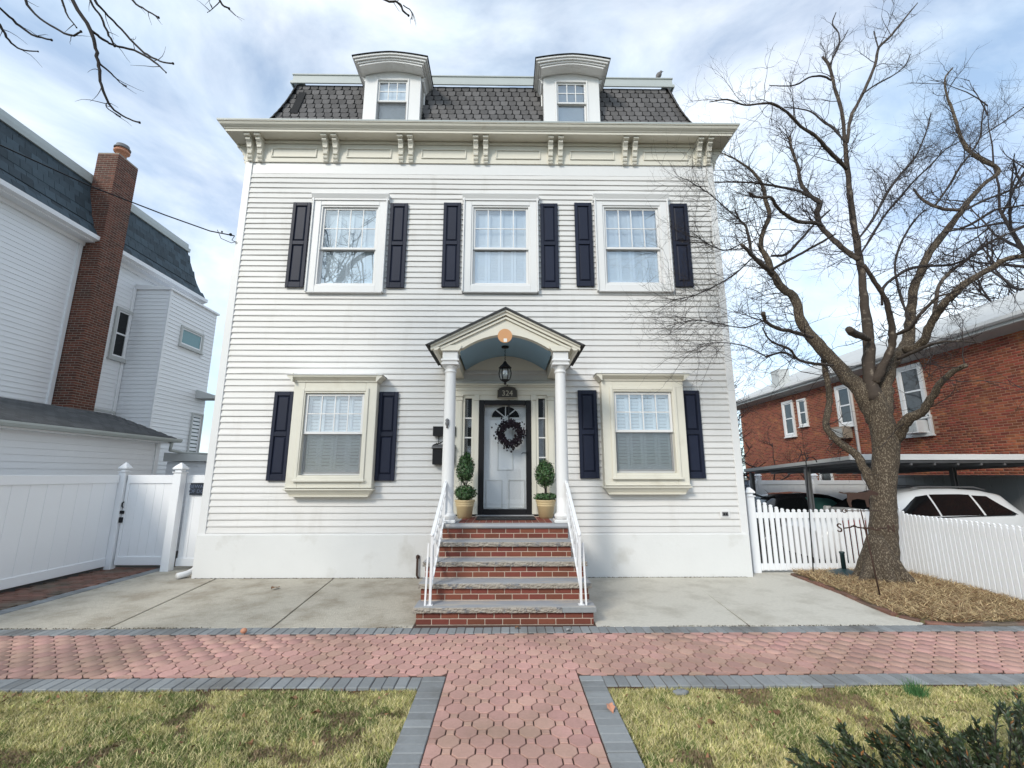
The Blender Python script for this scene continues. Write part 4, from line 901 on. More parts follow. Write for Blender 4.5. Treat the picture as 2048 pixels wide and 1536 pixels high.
# outlet, pipe stub, downspout, bird
ot = thing('wall_outlet', 'outdoor power outlet with white plate low on the siding', 'outlet', (3.84, -.026, 1.03)); MB().box(-.085, .085, -.012, .004, -.065, .065, .004).build('plate', K['trim'], ot); MB().box(-.052, .052, -.02, -.0125, -.036, .036, .003).build('cover', K['galv'], ot)
MB().box(-.035, -.006, -.024, -.0205, -.016, .016).box(.006, .035, -.024, -.0205, -.016, .016).build('socket', K['black'], ot)
tag(MB().tube([(0, 0, .36), (0, -.03, .34), (0, -.03, .05), (.015, -.04, .03), (.04, -.05, .0)], [.02, .018, .017, .016, .016], 8).box(-.03, .03, -.01, .008, .31, .36).build('pipe_stub', K['rust'], loc=(-1.49, -.075, .0)), 'short rusty pipe at the foot of the foundation left of the steps', 'pipe')
dn = thing('downspout', 'white downspout with curved foot at the left corner of the house', 'downspout', (-5.325, .20, 0))
MB().beam((0, 0, .25), (0, .0, 8.3), .06, .08, up=(0, 1, 0)).build('pipe', K['trim'], dn); MB().tube([(0, 0, .36), (0, -.01, .22), (-.025, -.08, .10), (-.07, -.19, .058), (-.13, -.33, .05)], [.045, .046, .05, .053, .052], 10).build('elbow', K['trim'], dn)
br = thing('perched_bird', 'small grey bird perched on the roof edge at the right', 'bird', (3.45, .49, 10.545))
me = MB().lathe([(.004, -.12), (.022, -.10), (.03, -.06), (.055, -.01), (.062, .035), (.05, .075), (.03, .095), (.033, .12), (.03, .145), (.014, .16), (.003, .162)], 12)
o = me.build('body', K['bird'], br); o.rotation_euler = (0, R(32), 0); o.location = (0, 0, .075)
MB().tube([(.105, 0, .205), (.135, 0, .198)], [.007, .001], 6).build('beak', K['black'], br); MB().tube([(0, .012, .05), (.005, .012, 0)], .004, 4).tube([(0, -.012, .05), (.005, -.012, 0)], .004, 4).build('leg', K['rust'], br)
# ================================================================ LEFT NEIGHBOUR
NX = -11.6; NY0, NY1 = -4.0, 7.6; NE = 8.05
nb_ = thing('neighbour_house', 'white sided neighbouring house with blue grey mansard roof and tall brick chimney', 'house', (NX, 2, 0)); NO = Vector((NX, 2, 0))
def npart(mb, name, m, fix=False, parent=None): return mb.build(name, m, parent or nb_, None if parent else -NO, fix=fix)
npart(MB().box(NX-9, NX-.02, NY0, NY1, -.3, NE), 'wall', K['trim2'])
e = .125; z = .6
wins = [(4.75, 5.45, 5.05, 6.65), (4.45, 5.25, 2.9, 3.55)]
def xboard(x, y0, y1, z, e, m, parent, off, out=.016):
    o = MB().prism([(x, z), (x+out, z), (x+out, z+.008), (x+.003, z+e+.003), (x, z+e+.003)], 'y', y0, y1) if False else MB().add([(x, y0, z), (x+out, y0, z), (x+.003, y0, z+e), (x, y0, z+e), (x, y1, z), (x+out, y1, z), (x+.003, y1, z+e), (x, y1, z+e)], [(0, 1, 2, 3), (7, 6, 5, 4), (0, 4, 5, 1), (1, 5, 6, 2), (2, 6, 7, 3)])
    return o.build('clapboard', m, parent, off)
while z < NE-.25:
    for y0, y1 in ((NY0, 3.30), (3.9, 5.26)):
        segs = [(y0, y1)]
        for a_, b_, c_, d_ in wins:
            if z+e > c_ and z < d_: segs = [s2 for s0, s1 in segs for s2 in (((s0, min(s1, a_)), (max(s0, b_), s1)) if s1 > a_ and s0 < b_ else ((s0, s1),)) if s2[1]-s2[0] > .02]
        for s0, s1 in segs: xboard(NX-.02, s0, s1, z, e, K['siding2'], nb_, -NO)
    z += e
npart(MB().box(NX-.02, NX+.03, 3.24, 3.34, .3, NE-.2).box(NX-.02, NX+.025, 5.17, 5.27, .3, 7.4), 'corner_board', K['trim2'])
# eaves: soffit, fascia, gutter
npart(MB().prism([(NX-.02, NE-.20), (NX+.05, NE-.20), (NX+.06, NE-.10), (NX+.30, NE-.10), (NX+.30, NE-.07), (NX+.42, NE-.04), (NX+.43, NE+.07), (NX+.41, NE+.07), (NX+.30, NE+.05), (NX-.02, NE+.08)], 'y', NY0, NY1+.35), 'gutter', K['trim2'], True)
nm = [(0.35, NE+.08), (.22, NE+.30), (.10, NE+.62), (.0, NE+.98), (-.10, NE+1.36), (-.19, NE+1.74)]
nroof = npart(MB().prism([(NX+a_, z) for a_, z in nm] + [(NX-3, NE+1.80), (NX-3, NE)], 'y', NY0, NY1-.22), 'mansard_roof', K['roofblack'], True)
# back slope of the mansard (curves away)
bk = MB(); vs = []
for a_, z in nm: vs += [(NX+a_, NY1+a_+.0, z), (NX-6, NY1+a_, z)]
bk.add(vs, [(2*i, 2*i+1, 2*i+3, 2*i+2) for i in range(len(nm)-1)]); npart(bk, 'rear_mansard', K['shingle2'])
side_ = MB(); vs = []
for a_, z in nm: vs += [(NX+a_-.003, NY1-.3, z), (NX+a_-.003, NY1+a_, z)]
side_.add(vs, [(2*i, 2*i+1, 2*i+3, 2*i+2) for i in range(len(nm)-1)]); npart(side_, 'hip_flare', K['shingle2'])
shm2 = MB().box(-.135, .135, 0, .24, 0, .010).mesh('shingle'); q = []
acc = 0; rows = []
segs = [(math.dist(nm[i], nm[i+1]), nm[i], nm[i+1]) for i in range(len(nm)-1)]
tot = sum(s_[0] for s_ in segs); sv = .01; r_ = 0
while sv < tot-.05:
    t = sv
    for Ls, A, B in segs:
        if t <= Ls: f = t/Ls; break
        t -= Ls
    px_, pz_ = A[0]+(B[0]-A[0])*f, A[1]+(B[1]-A[1])*f; ux, uz = (B[0]-A[0])/Ls, (B[1]-A[1])/Ls
    y = NY0 + (.14 if r_ % 2 else 0)
    while y+.14 < NY1+px_+.02:
        up_ = Vector((ux, 0, uz)); out = Vector((uz, 0, -ux)); xv = up_.cross(out)
        if not (3.38 < y < 3.98 and False): q.append(Matrix(((xv.x, up_.x, out.x, NX+px_), (xv.y, up_.y, out.y, y), (xv.z, up_.z, out.z, pz_), (0, 0, 0, 1))) @ T(0, 0, .006) @ Matrix.Rotation(R(2), 4, 'X') @ Matrix.Rotation(random.uniform(-.015, .015), 4, 'Z'))
        y += .28
    sv += .195; r_ += 1
NQ = [T(*(-NO)) @ m for m in q]
def pieces_off(name, me, q, m, parent, off, limit=300, key=None):
    if not me.materials: me.materials.append(m)
    key = key or (lambda k: (k.translation-CAM).length); q = sorted(q, key=key)
    for k in q[:limit]:
        o = link(name, me, parent); o.matrix_local = T(*off) @ k
    if len(q) > limit: joined(name+'_field', me, [T(*off) @ k for k in q[limit:]], m, parent)
for k in q: pass
pieces('shingle', shm2, q, K['shingle2'], nroof, key=lambda m: abs(m.translation.y-3.5))
npart(MB().prism([(NX-.17, NE+1.72), (NX-.11, NE+1.72), (NX-.10, NE+1.84), (NX-.18, NE+1.86), (NX-.20, NE+2.04), (NX-.60, NE+2.05), (NX-.60, NE+1.72)], 'y', NY0, NY1-.18), 'roof_curb', K['metal'], True)
npart(MB().box(NX-1.3, NX-.72, 1.9, 2.5, NE+2.0, NE+2.30, .02), 'roof_vent', K['galv'])
# chimney: brick by brick round a mortar core
chm = npart(MB().box(NX-.10, NX+.488, 3.362, 4.048, -.2, 10.755), 'chimney', K['chimortar'])
bq = []; bl_, bh_, bd_ = .188, .052, .05; bmc = MB().box(-bl_/2, bl_/2, -bd_/2, bd_/2, -bh_/2, bh_/2, .003).mesh('brick')
z = 2.3; k = 0
while z < 10.72:
    grow = .03 if z > 10.6 else 0
    def course(p0, p1, nrm):
        L_ = (p1-p0).length; d = (p1-p0)/L_; s_ = -(bl_/2+.005) if k % 2 else 0
        while s_ < L_-.01:
            a_ = max(s_, 0); b_ = min(s_+bl_, L_)
            if b_-a_ > .03: c = p0+d*((a_+b_)/2) - nrm*(bd_/2-.006); bq.append(T(c.x, c.y, z) @ Matrix.Rotation(math.atan2(d.y, d.x), 4, 'Z') @ Matrix.Diagonal(((b_-a_)/bl_, 1, 1, 1)))
            s_ += bl_+.014
    course(Vector((NX-.10 if z > 8 else NX, 3.362, 0)), Vector((NX+.488, 3.362, 0)), Vector((0, -1, 0))); course(Vector((NX+.488, 3.362, 0)), Vector((NX+.488, 4.048, 0)), Vector((1, 0, 0)))
    z += .0665; k += 1
pieces('brick', bmc, bq, K['chimbrick'], chm, limit=300, key=lambda m: -m.translation.z)
npart(MB().lathe([(.13, 0), (.13, .25), (.19, .26), (.20, .30), (.15, .32), (.15, .36), (.17, .37)], 20, (NX+.24, 3.7, 10.75)), 'flue', K['pink'], parent=chm); npart(MB().lathe([(.15, .371), (.20, .372), (.205, .40), (.16, .41), (.16, .50), (.10, .52)], 20, (NX+.24, 3.7, 10.75)), 'flue_cap', K['galv'], parent=chm)
npart(MB().box(NX+.02, NX+.07, 3.30, 3.36, NE+.05, NE+.6), 'flashing', K['metal'], parent=chm)
def xwindow(parent, x, y0, y1, z0, z1, off, casing, sgn=1, bars=False, glass='carglass', cw=.09):
    """window in a wall that faces +x (sgn 1) or -x (sgn -1)"""
    m_ = MB(); X = lambda a_: x+sgn*a_
    def bx(ya, yb, za, zb, a_, b_): m_.box(min(X(a_), X(b_)), max(X(a_), X(b_)), ya, yb, za, zb, .004)
    bx(y0-cw, y0, z0-cw, z1+cw, -.02, .045); bx(y1, y1+cw, z0-cw, z1+cw, -.02, .045); bx(y0, y1, z1, z1+cw, -.02, .043); bx(y0-cw-.03, y1+cw+.03, z0-cw-.04, z0-cw, -.02, .075); bx(y0, y1, z0-cw, z0, -.02, .043)
    wn = m_.build('window', casing, parent, off)
    m_ = MB(); zm = (z0+z1)/2
    bx(y0, y0+.045, z0, z1, -.02, .02); bx(y1-.045, y1, z0, z1, -.02, .02); bx(y0+.045, y1-.045, z1-.045, z1, -.02, .018); bx(y0+.045, y1-.045, z0, z0+.05, -.02, .018)
    if bars: bx(y0+.045, y1-.045, zm-.025, zm+.025, -.02, .022)
    m_.build('sash', K['trim2'], wn)
    for za, zb in (((z0, zm), (zm, z1)) if bars else ((z0, z1),)):
        m_ = MB(); m_.box(min(X(-.012), X(-.002)), max(X(-.012), X(-.002)), y0+.04, y1-.04, za+.02, zb-.02); m_.build('pane', K[glass], wn)
    return wn
xwindow(nb_, NX, 4.80, 5.40, 5.15, 6.55, -NO, K['greywhite'], bars=True)
xwindow(nb_, NX, 4.50, 5.20, 2.98, 3.48, -NO, K['greywhite'], bars=True, cw=.06)
# projecting bay
bay = npart(MB().box(NX-.02, -10.54, 5.30, 7.6, .3, 7.40), 'bay', K['trim2'])
z = .5
while z < 7.3:
    MB().add([(NX, 5.30, z), (NX, 5.284, z), (NX, 5.297, z+e), (-10.52, 5.30, z), (-10.52, 5.284, z), (-10.52, 5.297, z+e), (NX, 5.30, z+e), (-10.52, 5.30, z+e)], [(1, 4, 5, 2), (0, 3, 4, 1)]).build('clapboard', K['siding2'], bay)
    if not (5.72 < z+e and z < 6.55): MB().add([(-10.54, 5.32, z), (-10.52, 5.32, z), (-10.537, 5.32, z+e), (-10.54, 7.6, z), (-10.52, 7.6, z), (-10.537, 7.6, z+e)], [(1, 4, 5, 2), (0, 3, 4, 1)]).build('clapboard', K['siding2'], bay)
    else:
        for ya, yb in ((5.32, 5.95), (7.02, 7.6)): MB().add([(-10.54, ya, z), (-10.52, ya, z), (-10.537, ya, z+e), (-10.54, yb, z), (-10.52, yb, z), (-10.537, yb, z+e)], [(1, 4, 5, 2), (0, 3, 4, 1)]).build('clapboard', K['siding2'], bay)
    z += e
MB().box(-10.56, -10.505, 5.275, 5.34, .3, 7.4).build('corner_board', K['trim2'], bay); MB().prism([(NX-.02, 7.40), (-10.47, 7.40), (-10.47, 7.46), (-10.5, 7.48), (NX-.02, 7.56)], 'y', 5.24, 7.66).build('bay_roof', K['trim2'], bay, fix=True)
xwindow(bay, -10.53, 6.0, 6.97, 5.87, 6.4, None, K['greywhite'], glass='teal', cw=.07)
xwindow(bay, -10.53, 7.05, 7.5, 2.2, 3.7, None, K['greywhite'], cw=.06)
npart(MB().prism([(-10.54, 4.55), (-9.9, 4.35), (-9.9, 4.25), (-10.54, 4.25)], 'y', 7.05, 7.6), 'lower_roof', K['greywhite'], True)
# ---------------------------------------------------------------- garage
gx = -8.25; gz = 2.50
ga = thing('garage', 'low white sided garage with charcoal shingle roof behind the white fence', 'garage', (gx, 0, 0)); GO = Vector((gx, 0, 0))
MB().box(-10.95, gx-.02, -6, 2.75, -.3, gz).build('wall', K['trim2'], ga, -GO)
z = .2
while z < gz-.12: xboard(gx-.02, -6, 2.70, z, .115, K['siding2'], ga, -GO); z += .115
MB().box(gx-.02, gx+.02, 2.66, 2.77, 0, gz-.05).build('corner_board', K['trim2'], ga, -GO)
gr_ = MB().prism([(gx+.22, gz+.03), (gx+.22, gz+.07), (-9.6, gz+.07+.36*1.57), (-11.2, gz+.07), (-11.2, gz+.03), (-9.6, gz+.36*1.57)], 'y', -6, 2.98).build('roof', K['roofblack'], ga, -GO, fix=True)
an = math.atan2(.36*1.57, 1.57); me = MB().box(-.115, .115, 0, .16, 0, .008).mesh('shingle'); q = []
for r_ in range(12):
    t = r_*.14; y = 2.86-(.12 if r_ % 2 else 0)
    while y > -3.5:
        up_ = Vector((-math.cos(an), 0, math.sin(an))); out = Vector((math.sin(an), 0, math.cos(an))); xv = up_.cross(out)
        q.append(Matrix(((xv.x, up_.x, out.x, gx+.23+up_.x*t), (xv.y, up_.y, out.y, y), (xv.z, up_.z, out.z, gz+.062+up_.z*t), (0, 0, 0, 1))) @ T(0, 0, .004) @ Matrix.Rotation(R(2), 4, 'X')); y -= .24
pieces('shingle', me, q, K['shingle3'], gr_, limit=300)
MB().prism([(gx+.21, gz-.03), (gx+.30, gz-.03), (gx+.33, gz+.02), (gx+.33, gz+.055), (gx+.31, gz+.055), (gx+.30, gz+.02), (gx+.21, gz+.02)], 'y', -6, 3.05).build('gutter', K['metal'], ga, -GO, fix=True)
MB().box(gx-.02, gx+.209, -6, 2.95, gz-.06, gz-.031).build('soffit', K['trim2'], ga, -GO)
MB().tube([(gx+.25, 2.8, gz-.03), (gx+.25, 2.8, gz-.12), (gx+.20, 2.85, gz-.22), (gx+.25, 3.2, gz-.26), (gx+.9, 3.6, gz-.30)], .035, 8).build('downspout', K['metal'], ga, -GO)
sh_ = thing('shed', 'small white sided lean to beside the garage', 'shed', (-7.4, 4.2, 0)); MB().box(-1.0, 1.6, -.9, 1.2, -.3, 2.02).build('wall', K['siding2'], sh_); MB().prism([(-1.0, 2.03), (1.75, 2.03), (1.75, 2.10), (-1.0, 2.24)], 'y', -1.05, 1.3).build('roof', K['greywhite'], sh_, fix=True)
z = .1
while z < 1.95: MB().add([(-1.0, -.9, z), (-1.0, -.918, z), (-1.0, -.903, z+.12), (1.6, -.9, z), (1.6, -.918, z), (1.6, -.903, z+.12)], [(1, 4, 5, 2), (0, 3, 4, 1)]).build('clapboard', K['siding2'], sh_); z += .12
# ================================================================ LEFT WHITE FENCE AND GATE
def cap_post(parent, x, y, z0, h, w=.115, off=None):
    m_ = MB().box(x-w/2, x+w/2, y-w/2, y+w/2, z0, z0+h, .006); m_.build('post', K['vinyl'], parent, off)
    c = MB().box(x-w*.62, x+w*.62, y-w*.62, y+w*.62, z0+h+.0005, z0+h+.02, .006).box(x-w*.42, x+w*.42, y-w*.42, y+w*.42, z0+h+.02, z0+h+.06, .01)
    hh = w*.55; k = z0+h+.06; rings = [(.36, 0), (.52, .005), (.55, .022), (.40, .06), (.20, .10), (.05, .128)]; vs = []
    for r_, dz in rings: vs += [(x-w*r_*1.15, y-w*r_*1.15, k+dz), (x+w*r_*1.15, y-w*r_*1.15, k+dz), (x+w*r_*1.15, y+w*r_*1.15, k+dz), (x-w*r_*1.15, y+w*r_*1.15, k+dz)]
    c.add(vs, [(i*4+j_, i*4+(j_+1) % 4, i*4+4+(j_+1) % 4, i*4+4+j_) for i in range(len(rings)-1) for j_ in range(4)] + [(20, 21, 22, 23)]); c.build('post_cap', K['vinyl'], parent, off)
lf = thing('vinyl_fence', 'tall solid white vinyl fence along the left side path', 'fence', (-7.38, .55, 0)); LO_ = -Vector((-7.38, .55, 0))
fx = -7.40
for y0, y1 in ((-4.2, -1.72), (-1.70, .72)):
    n_ = 9; wv = (y1-y0)/n_
    for i in range(n_): MB().box(fx-.012, fx+.012, y0+wv*i+.0005, y0+wv*(i+1)-.0015, .10, 1.58, .003).build('board', K['vinyl'], lf, LO_)
    for za, zb in ((.05, .20), (1.55, 1.70)): MB().box(fx-.03, fx+.03, y0, y1, za, zb, .005).build('rail', K['vinyl'], lf, LO_)
cap_post(lf, -7.345, .79, -.05, 1.80, .125, LO_)
gt = thing('fence_gate', 'white vinyl gate closing the side path left of the house', 'gate', (-6.75, .86, 0)); gO = -Vector((-6.75, .86, 0))
g0, g1, gy = -7.26, -6.34, .80
for i in range(5): MB().box(g0+.05+(g1-g0-.1)/5*i+.0005, g0+.05+(g1-g0-.1)/5*(i+1)-.0015, gy-.012, gy+.012, .10, 1.58, .003).build('board', K['vinyl'], gt, gO)
MB().box(g0, g1, gy-.032, gy+.03, .06, .21, .005).box(g0, g1, gy-.032, gy+.03, 1.54, 1.70, .005).box(g0, g0+.05, gy-.03, gy+.028, .06, 1.70, .004).box(g1-.05, g1, gy-.03, gy+.028, .06, 1.70, .004).build('frame', K['vinyl'], gt, gO)
MB().box(g0-.03, g0+.05, gy-.06, gy-.033, .98, 1.04, .008).tube([(g0+.02, gy-.05, 1.10), (g0+.02, gy-.08, 1.12), (g0+.02, gy-.08, 1.18), (g0+.02, gy-.05, 1.2)], .012, 6).box(g0-.02, g0+.045, gy-.06, gy-.033, .82, .92, .01).build('latch', K['black'], gt, gO)
fp_ = thing('short_fence', 'short white vinyl fence panel with capped posts between gate and house', 'fence', (-5.9, .7, 0)); fO = -Vector((-5.9, .7, 0))
cap_post(fp_, -6.14, .58, -.04, 1.78, .15, fO); cap_post(fp_, -5.46, .95, -.04, 1.72, .13, fO)
for i in range(4): MB().box(-6.05+.16*i+.0005, -6.05+.16*(i+1)-.0015, .688, .712, .10, 1.58, .003).build('board', K['vinyl'], fp_, fO)
for za, zb in ((.06, .20), (1.55, 1.70)): MB().box(-6.065, -5.40, .67, .73, za, zb, .005).build('rail', K['vinyl'], fp_, fO)
def dog_sign(loc, lab, rz=0):
    t = thing('warning_sign', lab, 'sign', loc, rz); MB().box(-.165, .165, -.006, .004, -.11, .11, .003).build('plate', K['sign'], t); text('BEWARE\nOF DOG', .092, K['signtext'], t, (0, -.0065, 0), (math.pi/2, 0, 0), 'lettering', .002)
dog_sign((-5.80, .655, 1.44), 'dark navy beware of dog sign on the left fence panel')
# service cable
A = Vector((-5.30, -.05, 6.27)); wt = thing('service_cable', 'black electric cable sagging from the house corner over the neighbouring roof', 'cable', A)
p1 = at(330, 430, Y=-.7); p2 = at(180, 372, Y=-1.4); p3 = at(0, 290, Y=-2.3); p4 = p3 + (p3-p2)*1.6 + Vector((0, 0, .4))
MB().tube([p-A for p in (A, at(420, 462, Y=-.25), p1, p2, p3, p4)], .011, 6).build('cable', K['black'], wt)
MB().tube([Vector((0, 0, 0)), Vector((-.03, -.02, -.10)), Vector((.05, 0, -.14))], .007, 5).tube([Vector((-.28, -.1, .07)), Vector((-.20, -.08, -.10)), Vector((-.03, -.02, -.16)), Vector((.05, 0, -.12))], .006, 5).ball(Vector((-.06, -.03, .01)), .03).ball(Vector((-.20, -.08, .04)), .018).build('clamp', K['black'], wt)

# ================================================================ RIGHT: BRICK APARTMENT BUILDING
AX = 12.5; AY0, AY1 = -3.0, 15.6; AE = 5.14
apt = thing('apartment_building', 'long two storey orange red brick apartment building with pale grey roof', 'building', (AX, 6, 0)); AO = Vector((AX, 6, 0))
def apart(mb, name, m, fix=False): return mb.build(name, m, apt, -AO, fix=fix)
WN = [(4.96, 5.62, 3.50, 4.92), (7.82, 8.38, 3.55, 4.86), (11.2, 11.75, 3.45, 4.80), (10.3, 10.72, 3.76, 4.78), (4.9, 5.75, 2.93, 3.38), (9.3, 9.9, .9, 2.0), (7.0, 7.6, .9, 2.0)]
awall = apart(MB().box(AX-.015, AX+9, AY0, AY1, -.3, AE+.05), 'wall', K['aptmortar'])
bl_, bh_ = .199, .054; abm = MB().box(-.02, .03, -bl_/2, bl_/2, -bh_/2, bh_/2, .003).mesh('brick'); q = []; z = .8; k = 0
while z < AE+.02:
    y = AY0 + (.106 if k % 2 else 0)
    while y < AY1-.1:
        if not any(a_-.15 < y < b_+.15 and c_-.06 < z < d_+.06 for a_, b_, c_, d_ in WN): q.append(T(AX+random.uniform(-.002, .002), y, z))
        y += bl_+.0145
    z += bh_+.0145; k += 1
pieces('brick', abm, q, K['aptbrick'], awall, limit=300, key=lambda m: abs(m.translation.y-2.6)+abs(m.translation.z-3.4)*1.2)
q2 = [m for m in q]
apart(MB().prism([(AX-.42, AE+.24), (AX-.42, AE+.12), (AX-.38, AE+.10), (AX+.02, AE-.02), (AX+.02, AE+.28)], 'y', AY0-.2, AY1+.3), 'eave', K['greywhite'], True)
apart(MB().prism([(AX-.52, AE+.34), (AX-.52, AE+.25), (AX-.48, AE+.20), (AX-.421, AE+.20), (AX-.421, AE+.34)], 'y', AY0-.2, AY1+.3), 'gutter', K['trim'], True)
apart(MB().prism([(AX-.45, AE+.345), (AX+4.3, AE+2.45), (AX+9.2, AE+.3), (AX-.41, AE+.245)], 'y', AY0-.15, AY1+.25), 'roof', K['aptroof'], True)
apart(MB().box(AX+.0, AX+.5, 11.9, 12.5, AE+.4, AE+1.35, .01), 'roof_chimney', K['greywhite'])
for i, (a_, b_, c_, d_) in enumerate(WN):
    xwindow(apt, AX-.035, a_, b_, c_, d_, -AO, K['trim'], -1, bars=(i != 4), glass='darkpane', cw=.11 if i < 3 else .07); apart(MB().box(AX+.05, AX+.06, a_-.02, b_+.02, c_-.02, d_+.02), 'room', K['pane_backing'])
apart(MB().tube([(AX-.46, 7.72, AE+.2), (AX-.30, 7.72, AE+.05), (AX-.06, 7.72, AE-.18), (AX-.06, 7.72, 0)], .05, 8), 'downspout', K['trim'])
def ac(y0, y1, z0, z1, lab, mt):
    t = thing('air_conditioner', lab, 'air conditioner', (AX-.02, (y0+y1)/2, z0), group='air conditioners on the brick wall'); h = (y1-y0)/2; zz = z1-z0
    MB().box(-.34, .0, -h, h, 0, zz, .01).build('case', mt, t)
    for i in range(6): MB().box(-.352, -.341, -h+.04, h-.20, .06+i*(zz-.12)/6, .06+i*(zz-.12)/6+.03).build('louver', K['greywhite'], t)
ac(7.95, 8.72, 3.0, 3.43, 'tan air conditioner under the narrow apartment window', K['brownac']); ac(4.98, 5.55, 2.92, 3.30, 'white air conditioner in the nearest apartment window', K['trim'])

# ---------------------------------------------------------------- carport
DZ = -.25
cp = thing('carport', 'low flat carport with white fascia and grey steel posts over the parked cars', 'carport', (9.5, 3.5, DZ)); cO = -Vector((9.5, 3.5, DZ))
RX0, RX1, RYa, RYb, rza, rzb = 7.25, 14.0, 1.35, 5.7, 2.10, 1.88
MB().add([(RX0, RYa, rza-.14), (11.9, RYa, rza-.14), (11.9, RYb, rzb-.10), (RX0, RYb, rzb-.10), (RX0, RYa, rza-.02), (11.9, RYa, rza-.02), (11.9, RYb, rzb), (RX0, RYb, rzb)], [(3, 2, 1, 0), (4, 5, 6, 7), (0, 1, 5, 4), (1, 2, 6, 5), (2, 3, 7, 6), (3, 0, 4, 7)]).build('roof', K['galv'], cp, cO)
MB().box(RX0-.03, 12.2, RYa-.05, RYa-.0015, rza-.09, rza+.03, .004).build('fascia', K['trim'], cp, cO)
MB().beam((RX0-.012, RYa, rza-.045), (RX0-.012, RYb, rzb-.045), .02, .08).build('side_fascia', K['greywhite'], cp, cO)
for i in range(9): MB().beam((RX0+.3+.5*i, RYa+.02, rza-.17), (RX0+.3+.5*i, RYb-.02, rzb-.13), .04, .05).build('rafter', K['galv'], cp, cO)
for x, y in ((7.35, 2.95), (7.35, 5.5), (10.9, 2.9), (10.9, 5.5)):
    zt = rza+(rzb-rza)*(y-RYa)/(RYb-RYa)-.13; MB().box(x-.05, x-.025, y-.05, y+.05, DZ, zt).box(x+.025, x+.05, y-.05, y+.05, DZ, zt).box(x-.025, x+.025, y-.01, y+.01, DZ, zt).build('post', K['galv'], cp, cO)
# ---------------------------------------------------------------- back fence behind the cars
bf = thing('rear_fence', 'tall white vinyl fence with capped posts behind the parked cars', 'fence', (8.5, 6.6, DZ)); bO = -Vector((8.5, 6.6, DZ))
x = 4.5
while x < 12.3:
    for i in range(8): MB().box(x+.06+.213*i+.0005, x+.06+.213*(i+1)-.0015, 6.59, 6.614, DZ+.08, 1.44, .003).build('board', K['vinyl'], bf, bO)
    for za, zb in ((1.40, 1.53), (DZ+.05, DZ+.2)): MB().box(x+.05, x+1.77, 6.57, 6.63, za, zb, .005).build('rail', K['vinyl'], bf, bO)
    cap_post(bf, x, 6.6, DZ, 1.85, .13, bO); x += 1.82
dog_sign((4.33, .30, 1.50), 'small dark sign beside the right corner of the house')
gf = thing('grey_fence', 'grey board fence, darkened for carport shade, between the carport and the brick building', 'fence', (12.0, 2, DZ)); K['greyfence'] = mat('shaded_grey_vinyl', (.26, .27, .28), .6, .05, 2)  # carport shade is put into the grey of the boards
for i in range(28): MB().box(11.985, 12.015, -2.0+.3*i+.002, -2.0+.3*(i+1)-.002, DZ, 1.64, .003).build('board', K['greyfence'], gf, -Vector((12.0, 2, DZ)))
MB().box(11.96, 12.035, -2.0, 6.4, 1.641, 1.70, .004).build('rail', K['greyfence'], gf, -Vector((12.0, 2, DZ)))
